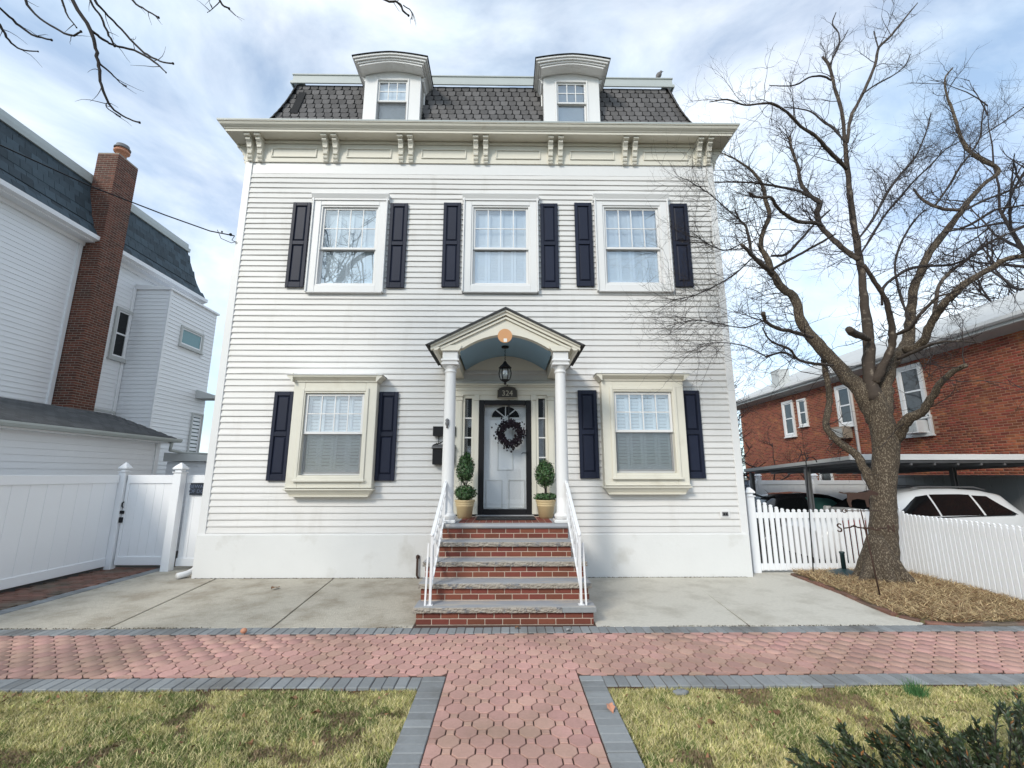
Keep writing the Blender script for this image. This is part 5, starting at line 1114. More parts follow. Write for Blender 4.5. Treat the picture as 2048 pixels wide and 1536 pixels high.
# ---------------------------------------------------------------- cars
def car(name, label, loc, L_, W_, st, glass, paint, wheels, wr_, extra, rz=0):
    """st: stations along the length (x, belt z, top z, half width at belt, half width at top)"""
    t = thing(name, label, 'car', loc, rz); xs = [s_[0] for s_ in st]
    def S(x):
        for a_, b_ in zip(st, st[1:]):
            if x <= b_[0]: f = (x-a_[0])/(b_[0]-a_[0]); f = f; return [a_[i]+(b_[i]-a_[i])*f for i in range(5)]
        return list(st[-1])
    n_ = 56; rows = []
    for i in range(n_+1):
        x = xs[0]+(xs[-1]-xs[0])*i/n_; _, bz, tz, hb, ht = S(x); r_ = [(x, hb*.86, .22), (x, hb*.97, .30), (x, hb*1.0, .48), (x, hb*1.015, bz*.72), (x, hb*1.0, bz-.05), (x, hb*.975, bz)]
        for v in (.25, .5, .75, .92): r_.append((x, hb*.975+(ht-hb*.975)*v+.015*math.sin(math.pi*v), bz+(tz-.035-bz)*v))
        r_ += [(x, ht*.96, tz-.022), (x, ht*.80, tz-.004), (x, ht*.4, tz+.012), (x, 0, tz+.016)]; rows.append(r_)
    m_ = MB(); k = len(rows[0])
    for sy in (-1, 1):
        vs = [(x, sy*y, z) for r_ in rows for x, y, z in r_]; fs = [((i*k+j_, (i+1)*k+j_, (i+1)*k+j_+1, i*k+j_+1) if sy < 0 else (i*k+j_, i*k+j_+1, (i+1)*k+j_+1, (i+1)*k+j_)) for i in range(n_) for j_ in range(k-1)]
        m_.add(vs, fs, True)
    for i in (0, n_): m_.add([(x, y, z) for x, y, z in rows[i]] + [(x, -y, z) for x, y, z in rows[i][::-1]], [tuple(range(2*k))])
    m_.build('body', paint, t)
    def side_pt(x, v, sy, o=.006):
        _, bz, tz, hb, ht = S(x); return (x, sy*(hb*.975+(ht-hb*.975)*v+.015*math.sin(math.pi*v)+o), bz+(tz-.035-bz)*v)
    for (nm_, quad, mt) in glass:
        # quad: x at (bottom front, bottom rear, top rear, top front), v0, v1
        xa, xb, xc, xd, v0, v1 = quad
        for sy in (-1, 1):
            g = MB(); a_ = 8; b_ = 5; vs = []
            for i in range(a_+1):
                for j_ in range(b_+1):
                    u = i/a_; v = j_/b_; x = (xa+(xb-xa)*u)*(1-v)+(xd+(xc-xd)*u)*v; vs.append(side_pt(x, v0+(v1-v0)*v, sy))
            fs = [(i*(b_+1)+j_, (i+1)*(b_+1)+j_, (i+1)*(b_+1)+j_+1, i*(b_+1)+j_+1) for i in range(a_) for j_ in range(b_)]; g.add(vs, fs, True); g.build(nm_, K[mt], t)
    for (x0, x1, nm_) in extra:                       # windscreen and rear glass across the car
        g = MB(); vs = []
        for i in range(5):
            x = x0+(x1-x0)*i/4; _, bz, tz, hb, ht = S(x)
            for j_ in range(7): y = (-1+2*j_/6)*ht*.86; vs.append((x, y, tz+.022-.012*abs(-1+2*j_/6)))
        g.add(vs, [(i*7+j_, (i+1)*7+j_, (i+1)*7+j_+1, i*7+j_+1) for i in range(4) for j_ in range(6)], True); g.build(nm_, K['carglass'], t)
    for x in wheels:
        for sy in (-1, 1):
            hb = S(x)[3]; o = MB().lathe([(wr_*.55, -.10), (wr_*.9, -.10), (wr_, -.07), (wr_, .07), (wr_*.9, .10), (wr_*.62, .10), (wr_*.55, .06)], 24).build('tyre', K['tyre'], t); o.rotation_euler = (math.pi/2, 0, 0); o.location = (x, sy*(hb-.08), wr_)
            o = MB().lathe([(.02, -.02), (wr_*.6, -.02), (wr_*.64, .03), (wr_*.2, .05), (.02, .055)], 20).build('rim', K['rim'], t); o.rotation_euler = (sy*-math.pi/2*-1, 0, 0); o.location = (x, sy*(hb-.02), wr_)
    return t, S, side_pt
# black sedan: nose to the right (+x)
bst = [(-2.35, .72, .80, .72, .60), (-2.2, .86, .92, .80, .68), (-1.9, .94, 1.00, .85, .70), (-1.55, .96, 1.10, .87, .66), (-1.1, .97, 1.36, .88, .60), (-.7, .97, 1.46, .89, .60), (-.2, .96, 1.49, .89, .61), (.3, .95, 1.46, .89, .61), (.75, .94, 1.30, .89, .64), (1.2, .93, 1.03, .88, .70), (1.7, .87, .95, .86, .68), (2.1, .76, .84, .80, .62), (2.3, .62, .70, .70, .55)]
t, S, sp = car('parked_car', 'black sedan parked behind the picket fence', (8.05, 4.45, DZ), 4.6, 1.78, bst,
    [('window', (-1.35, -.28, -.36, -.95, .10, .86), 'carglass'), ('window', (-.20, .82, .42, -.28, .10, .86), 'cargreen')], K['carblack'], (-1.4, 1.4), .32, ((.40, 1.15, 'windscreen'), (-1.5, -.95, 'rear_window')))
for sy in (-1, 1): MB().box(.78, .92, min(sy*.92, sy*1.06), max(sy*.92, sy*1.06), .96, 1.09, .03).build('mirror', K['carblack'], t)
MB().tube([(-.85, 0, 1.46), (-.95, 0, 1.56)], [.008, .003], 5).build('aerial', K['black'], t)
# white crossover: nose to the left (-x)
wst = [(-2.3, .70, .80, .72, .6), (-2.1, .86, .95, .82, .68), (-1.6, 1.0, 1.08, .88, .72), (-1.15, 1.04, 1.14, .90, .70), (-.75, 1.06, 1.38, .91, .64), (-.3, 1.07, 1.58, .91, .62), (.2, 1.08, 1.665, .91, .63), (.8, 1.09, 1.67, .91, .63), (1.4, 1.10, 1.63, .90, .62), (1.8, 1.12, 1.55, .88, .61), (2.05, 1.10, 1.30, .85, .64), (2.2, .95, 1.06, .80, .66), (2.3, .6, .7, .72, .6)]
t, S, sp = car('parked_suv', 'white crossover with dark side windows parked under the carport', (8.90, 2.35, DZ), 4.6, 1.85, wst,
    [('window', (-.95, .17, .13, -.12, .06, .84), 'carglass'), ('window', (.21, 1.10, 1.04, .17, .06, .84), 'carglass'), ('window', (1.15, 1.86, 1.42, 1.09, .06, .82), 'carglass')], K['carwhite'], (-1.38, 1.38), .35, ((-1.05, -.4, 'windscreen'), (1.85, 2.08, 'rear_window')))
for sy in (-1, 1):
    MB().box(-.95, -.80, min(sy*.94, sy*1.1), max(sy*.94, sy*1.1), 1.06, 1.2, .03).build('mirror', K['carwhite'], t)
    MB().tube([(-.1, sy*.56, 1.66), (.1, sy*.56, 1.70), (1.3, sy*.56, 1.69), (1.55, sy*.55, 1.63)], .014, 6).build('roof_rail', K['galv'], t)
for hx in (.05, 1.0): MB().box(hx, hx+.16, -.945, -.905, .93, .965, .01).build('door_handle', K['carwhite'], t)
MB().tube([(-1.0, -.905, 1.075), (.2, -.905, 1.09), (1.75, -.885, 1.135)], .010, 5).build('belt_trim', K['black'], t)
# ---------------------------------------------------------------- picket fences
def picket_mesh(h):
    w_ = .033; pr = [(-w_, 0), (w_, 0), (w_, h-.05), (w_*.72, h-.045), (w_*.9, h-.02), (w_*.45, h-.004), (0, h), (-w_*.45, h-.004), (-w_*.9, h-.02), (-w_*.72, h-.045), (-w_, h-.05)]
    me = MB().prism(pr, 'y', -.011, .011).mesh('picket'); me.materials.append(K['vinyl']); return me
pk = {}
def picket(parent, loc, rz, h, z0):
    hh = round(h, 3)
    if hh not in pk: pk[hh] = picket_mesh(hh)
    o = link('picket', pk[hh], parent); o.location = (loc[0], loc[1], z0); o.rotation_euler = (0, 0, rz)
f1 = thing('picket_fence', 'low white picket fence joining the house corner to the bare tree', 'fence', (4.4, .30, 0)); n_ = 24; x0, x1 = 4.62, 7.0; pO = Vector((4.4, .30, 0))
for i in range(n_):
    f = i/(n_-1); x = x0+(x1-x0)*f; dip = .17*(max(0, 1-f*4.5)**1.5) + .17*max(0, (f-.86)/.14)**1.5
    picket(f1, (x-4.4, -.03), 0, 1.04+dip, .05)
for za, zb in ((.93, 1.03), (.03, .15)): MB().box(x0-.12, x1+.1, .285, .32, za, zb, .004).build('rail', K['vinyl'], f1, -pO)
cap_post(f1, 4.47, .32, -.05, 1.36, .14, -pO)
f2 = thing('picket_fence', 'white picket fence running forward along the driveway right of the tree', 'fence', (7.06, .3, 0)); pO = Vector((7.06, .3, 0)); P0 = Vector((7.07, .22)); P1 = Vector((6.86, -2.45)); n_ = 32; d = P1-P0; rz = math.atan2(d.y, d.x)
for i in range(n_):
    f = i/(n_-1); p = P0+d*f; dip = .17*max(0, 1-f*9)**1.5
    picket(f2, (p.x-pO.x, p.y-pO.y), rz, .99+dip, .04)
for za, hh_ in ((.88, .10), (.10, .14)): MB().beam((P0.x-pO.x+.03, P0.y-pO.y+.06, za), (P1.x-pO.x+.03, P1.y-pO.y, za), .035, hh_).build('rail', K['vinyl'], f2)
cap_post(f2, 7.10, .34, -.05, 1.24, .12, -pO); cap_post(f2, 6.87, -2.52, -.05, 1.15, .12, -pO)
# ---------------------------------------------------------------- garden things on the right
p = at(1627, 1149, Z=.02); top = at(1612, 928, Y=p.y)
hk = thing('shepherd_hook', 'thin black shepherd hook pole in front of the picket fence', 'garden hook', p); q_ = top-p
MB().tube([(0, 0, 0), (q_.x*.5, 0, q_.z*.5), (q_.x, 0, q_.z-.05), (q_.x+.005, 0, q_.z+.05), (q_.x+.06, 0, q_.z+.12), (q_.x+.14, 0, q_.z+.12), (q_.x+.19, 0, q_.z+.07), (q_.x+.2, 0, q_.z+.03)], .009, 6).build('pole', K['black'], hk)
p = at(1762, 1198, Z=.03); wv_ = thing('weather_vane', 'rusty iron garden weather vane with a dog figure leaning beside the trunk', 'weather vane', p)
t_ = at(1722, 1022, Y=p.y-.05)-p; d = t_.normalized(); u = lambda s_: d*s_; Lv = t_.length
MB().tube([(0, 0, -.05), t_*.5, t_*1.02], [.010, .010, .008], 6).build('pole', K['rust'], wv_)
c = t_*.80 ; m_ = MB().tube([c+Vector((-.30, 0, .0)), c+Vector((-.2, 0, .012)), c+Vector((-.15, 0, .04)), c+Vector((-.1, 0, .01)), c, c+Vector((.1, 0, .01)), c+Vector((.15, 0, -.03)), c+Vector((.2, 0, 0)), c+Vector((.30, 0, .0))], .009, 6).tube([c+Vector((0, -.26, 0)), c+Vector((0, .26, 0))], .008, 6).ball(c, .022); m_.build('arms', K['rust'], wv_)
text('S', .17, K['rust'], wv_, c+Vector((-.36, 0, .0)), (math.pi/2, 0, 0), 'letter', .006); text('N', .15, K['rust'], wv_, c+Vector((.37, 0, -.01)), (math.pi/2, 0, 0), 'letter', .006)
c2_ = t_*.985; MB().tube([c2_+Vector((-.24, 0, .02)), c2_+Vector((.28, 0, .02))], .006, 6).tube([c2_+Vector((-.24+.025*math.cos(a_), 0, .02+.025*math.sin(a_))) for a_ in [i*math.pi/5 for i in range(11)]], .006, 5).build('arrow', K['rust'], wv_)
dogp = [(-.30, .20), (-.24, .185), (-.19, .18), (-.185, .14), (-.20, .09), (-.175, 0), (-.145, 0), (-.15, .06), (-.13, .10), (-.05, .115), (.06, .10), (.075, .0), (.11, 0), (.105, .09), (.13, .15), (.17, .17), (.25, .16), (.27, .18), (.22, .215), (.16, .235), (.13, .225), (.10, .21), (0, .20), (-.15, .205), (-.23, .20), (-.29, .215)]
MB().prism([(c2_.x+.02+x, c2_.z+.07+z) for x, z in dogp], 'y', c2_.y-.006, c2_.y+.006).build('dog_figure', K['rust'], wv_, fix=True)
p = at(1690, 1152, Z=.03); ub = thing('umbrella_base', 'dark green plastic umbrella base with short tube on the mulch', 'umbrella base', p); MB().lathe([(.27, 0), (.28, .03), (.25, .055), (.10, .10), (.05, .12)], 24).build('base', K['darkgreen'], ub); MB().lathe([(.035, .11), (.035, .36), (.042, .365), (.042, .39), (.03, .395)], 16).build('tube', K['darkgreen'], ub)
rb = thing('red_bin', 'red plastic bin standing behind the picket fence near the tree', 'bin', (6.95, .95, DZ)); MB().lathe([(.22, 0), (.24, .03), (.30, .95), (.33, .96), (.33, 1.0), (.30, 1.01)], 20).build('body', K['red'], rb); MB().lathe([(.32, 1.011), (.31, 1.05), (.15, 1.08), (.01, 1.085)], 20).build('lid', K['red'], rb)

# ---------------------------------------------------------------- house across the street (seen only in the window panes)
xh = thing('facing_house', 'pale house across the street mirrored in the door and window panes', 'house', (1.0, -25, -.3))
MB().box(-6, 5, -8, 0, 0, 6.2).build('wall', K['trim2'], xh); MB().prism([(-6.5, 6.2), (5.5, 6.2), (-.5, 9.4)], 'y', -8.3, .35).build('roof', K['shingle3'], xh, fix=True)
for x, z in ((-4.2, 1.4), (2.4, 1.4), (-4.2, 4.0), (2.4, 4.0), (-.9, 4.0)):
    f_ = MB(); frame(f_, x, x+1.0, z, z+1.5, .0, .06, .1); f_ = f_.build('window', K['trim'], xh); MB().box(x+.1, x+.9, .01, .02, z+.1, z+1.4).build('pane', K['carglass'], f_)
MB().box(-.95, .05, .0, .05, .3, 2.4).build('door', K['shutter'], xh)
# ================================================================ TREES
def smooth_path(pts, rad, sub=4):
    """Catmull-Rom through traced points"""
    P = [pts[0]*2-pts[1]] + pts + [pts[-1]*2-pts[-2]]; out = []; ro = []
    for i in range(1, len(P)-2):
        for k in range(sub):
            t = k/sub; a_, b_, c_, d_ = P[i-1], P[i], P[i+1], P[i+2]
            out.append(.5*((2*b_)+(c_-a_)*t+(2*a_-5*b_+4*c_-d_)*t*t+(3*b_-a_-3*c_+d_)*t**3)); ro.append(rad[i-1]+(rad[i]-rad[i-1])*t)
    out.append(pts[-1]); ro.append(rad[-1]); return out, ro
class Twigs:
    """thin branching tubes gathered in one mesh"""
    def __init__(s): s.mb = MB()
    def grow(s, p, d, ln, r, lev, up=.25, kids=(5, 3), wob=.35):
        n_ = 5 if lev > 0 else 4; pts = [p]; dd = d.normalized(); st = ln/n_
        for i in range(n_):
            dd = (dd + Vector((random.gauss(0, wob), random.gauss(0, wob), random.gauss(0, wob)+up))*.55).normalized(); pts.append(pts[-1]+dd*st)
        s.mb.tube(pts, [r*(1-.75*i/n_) for i in range(n_+1)], 3 if r < .012 else 5, cap=False)
        if lev > 0:
            k = kids[min(len(kids)-1, lev-1)]
            for i in range(k):
                f = random.uniform(.25, 1.0); j_ = min(int(f*n_), n_-1); q = pts[j_]+(pts[j_+1]-pts[j_])*(f*n_-j_); ax = (pts[j_+1]-pts[j_]).normalized()
                nd = (ax*random.uniform(.3, 1.0) + Vector((random.gauss(0, 1), random.gauss(0, 1), random.gauss(0, .8)+up)).normalized()).normalized()
                s.grow(q, nd, ln*random.uniform(.32, .6), r*random.uniform(.42, .6), lev-1, up, kids, wob)
TY = -.45
tree = thing('bare_tree', 'large bare ornamental tree with mottled trunk and spreading limbs beside the picket fence', 'tree', at(1765, 1165, Z=0)); TO = Vector(tree.location)
TR = [  # traced limbs: list of (px, py, width px); depth offset at the tip; bark; twiginess
 ('trunk', [(1766, 1185, 128), (1764, 1160, 100), (1764, 1130, 80), (1766, 1080, 64), (1767, 1020, 57), (1767, 970, 55), (1772, 900, 58), (1768, 860, 60), (1756, 815, 48), (1750, 785, 34)], 0, 'bark', 0),
 ('limb', [(1768, 905, 30), (1757, 850, 42), (1733, 803, 42), (1713, 772, 36), (1690, 749, 33), (1644, 698, 29), (1615, 663, 25), (1598, 632, 22), (1590, 597, 20), (1568, 578, 19), (1543, 545, 17), (1534, 515, 13), (1521, 493, 11), (1528, 460, 11), (1539, 430, 10), (1531, 400, 9), (1524, 370, 8), (1504, 342, 6), (1470, 318, 4), (1438, 304, 2)], .5, 'bark', 1),
 ('limb', [(1625, 675, 11), (1600, 668, 10), (1580, 662, 9), (1555, 657, 9), (1532, 643, 8), (1527, 626, 10)], -.4, 'bark2', .6),
 ('limb', [(1665, 731, 9), (1640, 728, 8), (1615, 725, 7), (1595, 718, 6), (1580, 699, 6), (1555, 689, 5), (1537, 677, 4), (1525, 655, 3)], -.5, 'bark2', .8),
 ('limb', [(1595, 718, 4), (1569, 705, 5), (1550, 708, 5), (1532, 713, 6)], -.5, 'bark2', .5),
 ('limb', [(1762, 1000, 22), (1738, 955, 22), (1724, 930, 20), (1713, 910, 18), (1678, 884, 17), (1658, 864, 16), (1652, 844, 15), (1658, 812, 14), (1656, 772, 13), (1649, 735, 12), (1644, 705, 9)], .25, 'bark', .2),
 ('limb', [(1750, 800, 34), (1742, 770, 30), (1737, 731, 27), (1738, 686, 24), (1733, 640, 21), (1727, 580, 18), (1721, 527, 16), (1713, 478, 15), (1705, 430, 14), (1699, 378, 12), (1694, 326, 11), (1689, 278, 9), (1683, 221, 8), (1669, 174, 7), (1659, 133, 7), (1645, 114, 5)], .3, 'bark3', .7),
 ('limb', [(1659, 130, 4), (1670, 108, 4), (1678, 89, 4), (1677, 66, 3), (1665, 47, 3), (1672, 25, 2)], .3, 'bark2', .15), ('limb', [(1678, 89, 3), (1688, 76, 2), (1696, 60, 2)], .3, 'bark2', .1),
 ('limb', [(1663, 161, 6), (1644, 152, 5), (1618, 155, 4), (1596, 168, 4), (1577, 172, 3), (1539, 171, 2)], .0, 'bark2', .35),
 ('limb', [(1695, 285, 8), (1701, 237, 8), (1720, 199, 7), (1739, 158, 7), (1751, 127, 6), (1758, 95, 6), (1783, 70, 5), (1811, 35, 4), (1835, 6, 2)], .2, 'bark2', .3),
 ('limb', [(1757, 98, 4), (1752, 80, 3), (1748, 63, 3)], .2, 'bark2', .1), ('limb', [(1726, 187, 5), (1754, 168, 4), (1789, 149, 3), (1811, 130, 3), (1821, 108, 2)], .6, 'bark2', .7),
 ('limb', [(1693, 338, 12), (1672, 316, 10), (1650, 294, 9), (1634, 275, 8), (1602, 253, 7), (1584, 234, 7), (1565, 218, 6), (1542, 207, 6), (1520, 207, 5), (1489, 210, 4), (1454, 199, 4), (1419, 204, 2)], -.6, 'bark2', .45),
 ('limb', [(1690, 284, 6), (1666, 256, 6), (1647, 244, 5), (1625, 225, 4), (1602, 218, 3), (1568, 214, 2)], .4, 'bark2', .6),
 ('limb', [(1717, 520, 14), (1700, 508, 13), (1676, 489, 12), (1655, 468, 12), (1639, 449, 12), (1634, 425, 12), (1640, 405, 13), (1621, 392, 9), (1602, 367, 8), (1595, 332, 7), (1582, 294, 6), (1580, 272, 6)], .6, 'bark2', .9),
 ('limb', [(1640, 408, 8), (1618, 392, 7), (1590, 380, 6), (1552, 373, 6), (1517, 367, 5), (1482, 364, 4), (1422, 365, 3)], .2, 'bark2', .9),
 ('limb', [(1645, 452, 9), (1628, 446, 9), (1596, 443, 9), (1568, 427, 8), (1552, 411, 8), (1542, 395, 7), (1517, 395, 6), (1498, 386, 5)], -.5, 'bark2', .7),
 ('limb', [(1543, 512, 7), (1572, 508, 7), (1602, 478, 6), (1628, 449, 5), (1660, 420, 4)], .2, 'bark2', .7), ('limb', [(1540, 541, 8), (1580, 519, 7), (1613, 501, 6), (1654, 478, 5), (1672, 467, 3)], -.3, 'bark2', .7),
 ('limb', [(1545, 548, 12), (1528, 533, 11), (1505, 512, 10), (1495, 500, 9), (1483, 490, 8)], -.3, 'bark2', .4), ('limb', [(1503, 508, 8), (1498, 478, 7), (1491, 452, 6), (1480, 441, 5), (1470, 420, 3)], .4, 'bark2', 1.0),
 ('limb', [(1766, 830, 40), (1769, 790, 35), (1775, 749, 31), (1790, 716, 28), (1812, 692, 25), (1819, 657, 22), (1823, 617, 20), (1829, 571, 18), (1843, 542, 17), (1858, 508, 16), (1888, 467, 15), (1914, 434, 14), (1936, 404, 12), (1965, 370, 9), (1998, 342, 9), (1970, 323, 9), (1944, 307, 9), (1925, 282, 8), (1913, 247, 7), (1903, 215, 6), (1894, 193, 5), (1890, 158, 4), (1905, 136, 3)], .7, 'bark', .8),
 ('limb', [(1922, 421, 9), (1887, 418, 8), (1859, 408, 7), (1840, 395, 6), (1827, 377, 4)], .3, 'bark3', .8), ('limb', [(1871, 410, 6), (1897, 373, 5), (1919, 335, 5), (1941, 307, 4), (1960, 275, 4), (1963, 247, 3), (1970, 203, 2)], .2, 'bark2', .8),
 ('limb', [(1960, 275, 4), (1985, 258, 3), (2020, 235, 3), (2060, 205, 2)], .3, 'bark2', .8),
 ('limb', [(1808, 700, 20), (1833, 695, 20), (1848, 680, 19), (1860, 650, 18), (1876, 626, 18), (1893, 603, 17), (1929, 567, 16), (1973, 542, 14), (2010, 519, 12), (2052, 512, 11), (2110, 500, 8)], -.6, 'bark', .7),
 ('limb', [(1866, 640, 10), (1872, 600, 9), (1878, 571, 8), (1899, 545, 8), (1929, 523, 7), (1966, 493, 6), (2010, 470, 5), (2060, 450, 3)], .5, 'bark3', 1.0),
 ('limb', [(1795, 718, 10), (1830, 703, 9), (1862, 689, 7), (1891, 683, 6), (1931, 683, 5), (1965, 686, 2)], -.7, 'bark2', .4),
 ('limb', [(1748, 765, 22), (1770, 723, 18), (1783, 695, 17), (1785, 666, 16), (1780, 634, 14), (1773, 606, 12), (1763, 585, 11), (1747, 560, 10), (1728, 530, 8)], -.3, 'bark3', .3),
 ('limb', [(1786, 672, 10), (1805, 664, 9), (1822, 655, 9), (1836, 634, 8), (1856, 612, 7), (1877, 593, 6), (1903, 586, 4), (1935, 570, 2)], -.5, 'bark3', .5),
 ('limb', [(1764, 610, 7), (1766, 577, 7), (1788, 556, 7), (1817, 538, 7), (1854, 532, 6), (1899, 530, 6), (1936, 516, 5), (1966, 493, 4), (2000, 480, 2)], .3, 'bark2', 1.0),
 ('limb', [(1786, 890, 30), (1800, 862, 26), (1815, 838, 23), (1842, 825, 20), (1862, 798, 17), (1879, 769, 15), (1902, 746, 14), (1934, 729, 11)], -.6, 'bark', .35),
 ('limb', [(1738, 680, 14), (1722, 672, 16), (1708, 667, 18), (1698, 659, 17)], -.3, 'bark2', 0),
 ('limb', [(1720, 510, 6), (1745, 470, 6), (1770, 430, 5), (1800, 395, 5), (1830, 360, 4), (1862, 330, 4), (1890, 300, 3), (1925, 280, 2)], .8, 'bark2', 1.0),
 ('limb', [(1715, 480, 6), (1745, 440, 6), (1775, 385, 6), (1800, 350, 5), (1830, 315, 4), (1850, 270, 3), (1862, 225, 2)], .5, 'bark2', 1.0),
 ('limb', [(1820, 640, 7), (1800, 590, 6), (1790, 530, 5), (1805, 480, 5), (1830, 440, 4), (1850, 420, 3)], .7, 'bark2', .9),
 ('limb', [(1980, 540, 6), (2010, 560, 5), (2030, 575, 4), (2048, 578, 3), (2090, 570, 2)], -.6, 'bark2', .8),
 ('limb', [(1505, 515, 4), (1470, 548, 4), (1430, 572, 3), (1390, 590, 2), (1345, 600, 1.5)], -.45, 'bark2', 1.5), ('limb', [(1530, 640, 4), (1490, 655, 3), (1440, 648, 2), (1390, 640, 2), (1335, 652, 1.5)], -.45, 'bark2', 1.4),
 ('limb', [(1482, 442, 4), (1450, 415, 3), (1415, 385, 2), (1372, 358, 1.5)], -.4, 'bark2', 1.6), ('limb', [(1495, 480, 4), (1455, 500, 3), (1420, 490, 2), (1385, 465, 1.5)], -.4, 'bark2', 1.6), ('limb', [(1532, 713, 4), (1490, 692, 3), (1440, 685, 2), (1395, 690, 1.5)], -.45, 'bark2', 1.3),
 ('limb', [(1930, 420, 7), (1970, 400, 6), (2010, 385, 5), (2060, 365, 4), (2110, 350, 2)], .4, 'bark2', 1.0), ('limb', [(1890, 465, 6), (1940, 450, 6), (1990, 420, 5), (2050, 410, 4), (2100, 395, 2)], -.4, 'bark2', 1.0)]
for an, ln_ in ((200, .62), (250, .5), (300, .55), (345, .5), (165, .5), (30, .45), (110, .45), (225, .42), (275, .4)):
    c_, s_ = math.cos(R(an)), math.sin(R(an)); P_, R_ = smooth_path([TO+Vector((c_*.02, s_*.02, .70)), TO+Vector((c_*.19, s_*.19, .28)), TO+Vector((c_*ln_*.65, s_*ln_*.65, .09)), TO+Vector((c_*ln_, s_*ln_, -.02))], [.10, .12, .08, .03], 4); MB().tube(P_, R_, 9).build('root', K['bark'], tree, -TO)
tw = Twigs(); crown_c = at(1765, 480, Y=TY)
for name, tr_, dep, bk_, tg in TR:
    n_ = len(tr_); pts = []; rad = []
    if name == 'limb' and tr_[0][2] < 16: tr_ = [(tr_[0][0], tr_[0][1], tr_[0][2]*.7)] + tr_[1:]; bk_ = 'bark3' if tr_[1][2] >= 8 else bk_
    for i, (x, y, wpx) in enumerate(tr_):
        yy = TY + (dep*(i/(n_-1))**1.0 * 2.2 if name == 'limb' else 0); p = at(x, y, Y=yy); pts.append(p); rad.append(max(wpx/2*((p-CAM).dot(_f))/FPX*(.77 if name == 'trunk' else .82), .004))
    sp_, sr = smooth_path(pts, rad, 4 if name == 'limb' else 6)
    m_ = MB(); k = 10 if max(rad) > .05 else 7
    jt = .02 if name == 'trunk' else .09
    sp2 = [p + Vector((random.gauss(0, 1), random.gauss(0, 1), random.gauss(0, 1)))*r_*jt for p, r_ in zip(sp_, sr)]
    m_.tube(sp2, [r_*random.uniform(1-jt, 1+jt) for r_ in sr], 20 if name == 'trunk' else k)
    if name == 'trunk':
        ofs = [ (p) for p in m_.v]; m_.v = [ (x + (.05*math.sin(5*math.atan2(y-TO.y, x-TO.x)))*max(0, 1-z/.45)**2*math.cos(math.atan2(y-TO.y, x-TO.x)), y + (.05*math.sin(5*math.atan2(y-TO.y, x-TO.x)))*max(0, 1-z/.45)**2*math.sin(math.atan2(y-TO.y, x-TO.x)), z) for x, y, z in m_.v]
    m_.build(name, K[bk_], tree, -TO)
    if tg:
        L_ = sum((a_-b_).length for a_, b_ in zip(sp_, sp_[1:])); cnt = int(L_*tg*(11 if tr_[-1][1] > 200 else 6))
        for _ in range(cnt):
            f = random.random()**.7; i = min(int(f*(len(sp_)-1)), len(sp_)-2)
            if sr[i] > .12 and random.random() < .8: continue
            p = sp_[i].lerp(sp_[i+1], random.random()); ax = (sp_[i+1]-sp_[i]).normalized(); outv = (p-crown_c); outv.y *= .6; outv.normalize()
            d = (ax*.6 + outv*.7 + Vector((random.gauss(0, .6), random.gauss(0, .7), random.gauss(0, .6)))).normalized()
            tw.grow(p, d, random.uniform(.35, 1.05), min(max(sr[i]*.35, .0045), .010), 2, .10, (3, 5), .38)
tag(tw.mb.build('twigs', K['twig'], tree, -TO), kind='stuff')
def gen_tree(name, label, loc, h, spread, rt, seed, lev=3, kids=(4, 4, 5), group=None, mt='twig', lean=0, low=.25, tw_r=.01, n0=12, up=.15):
    random.seed(seed); t = thing(name, label, 'tree', loc, group=group); pts = [Vector((0, 0, 0))]; d = Vector((lean, 0, 1))
    for i in range(7): d = (d+Vector((random.gauss(0, .10), random.gauss(0, .10), .1))).normalized(); pts.append(pts[-1]+d*h*.72/7)
    rad = [rt*(1-.82*i/7) for i in range(8)]; rad[0] *= 1.3; MB().tube(*smooth_path(pts, rad, 3), 9).build('trunk', K['bark2'], t); T2 = Twigs()
    for i in range(n0):
        f = low+(1-low)*(i+.5)/n0; j_ = min(int(f*7), 6); p = pts[j_].lerp(pts[j_+1], f*7-j_); an = i*2.4+random.uniform(-.5, .5)
        d = Vector((math.cos(an), math.sin(an), random.uniform(.25, .9))).normalized(); T2.grow(p, d, spread*random.uniform(.6, 1.0)*(1.1-.5*f), rt*.38*(1.1-.6*f), lev, up, kids, .26)
    T2.grow(pts[-1], Vector((0, 0, 1)), h*.28, rad[-1], lev, up, kids, .2)
    tag(T2.mb.build('crown', K[mt], t), kind='stuff'); return t
gen_tree('bare_tree', 'dark dense bare tree standing behind the right corner of the house', (8.6, 9.5, DZ), 7.2, 3.0, .13, 11, 3, (3, 4, 5), 'bare trees behind the right side yard', n0=14, low=.12)
gen_tree('bare_tree', 'tall bare tree far behind the brick building', (13.2, 19.0, DZ), 9.5, 4.0, .2, 12, 3, (3, 4, 5), 'bare trees behind the right side yard', n0=14)
gen_tree('bare_tree', 'small slender bare tree in front of the far brick windows', (10.6, 7.6, DZ), 3.9, 1.5, .06, 13, 2, (4, 5), 'bare trees behind the right side yard', n0=10, low=.2, up=.35)
gen_tree('bare_tree', 'tall bare tree rising behind the brick building at the far right', (22.5, 9.5, 0), 18.5, 6.5, .3, 14, 3, (4, 4, 4), 'bare trees behind the right side yard', n0=16, low=.45)
random.seed(21)
sb = thing('evergreen_shrub', 'dark leafy evergreen beside the far end of the brick building', 'shrub', (7.9, 11.5, DZ)); leaf_cloud([((0, 0, 1.0), (.6, .6, 1.1), 1), ((.3, .2, 2.2), (.5, .5, 1.0), .8), ((-.2, 0, 3.0), (.4, .4, .7), .5)], 2200, .06).build('foliage', K['shrubleaf'], sb); MB().tube([(0, 0, 0), (.05, 0, 1.5), (0, 0, 3)], [.06, .05, .02], 6).build('stem', K['bark2'], sb)
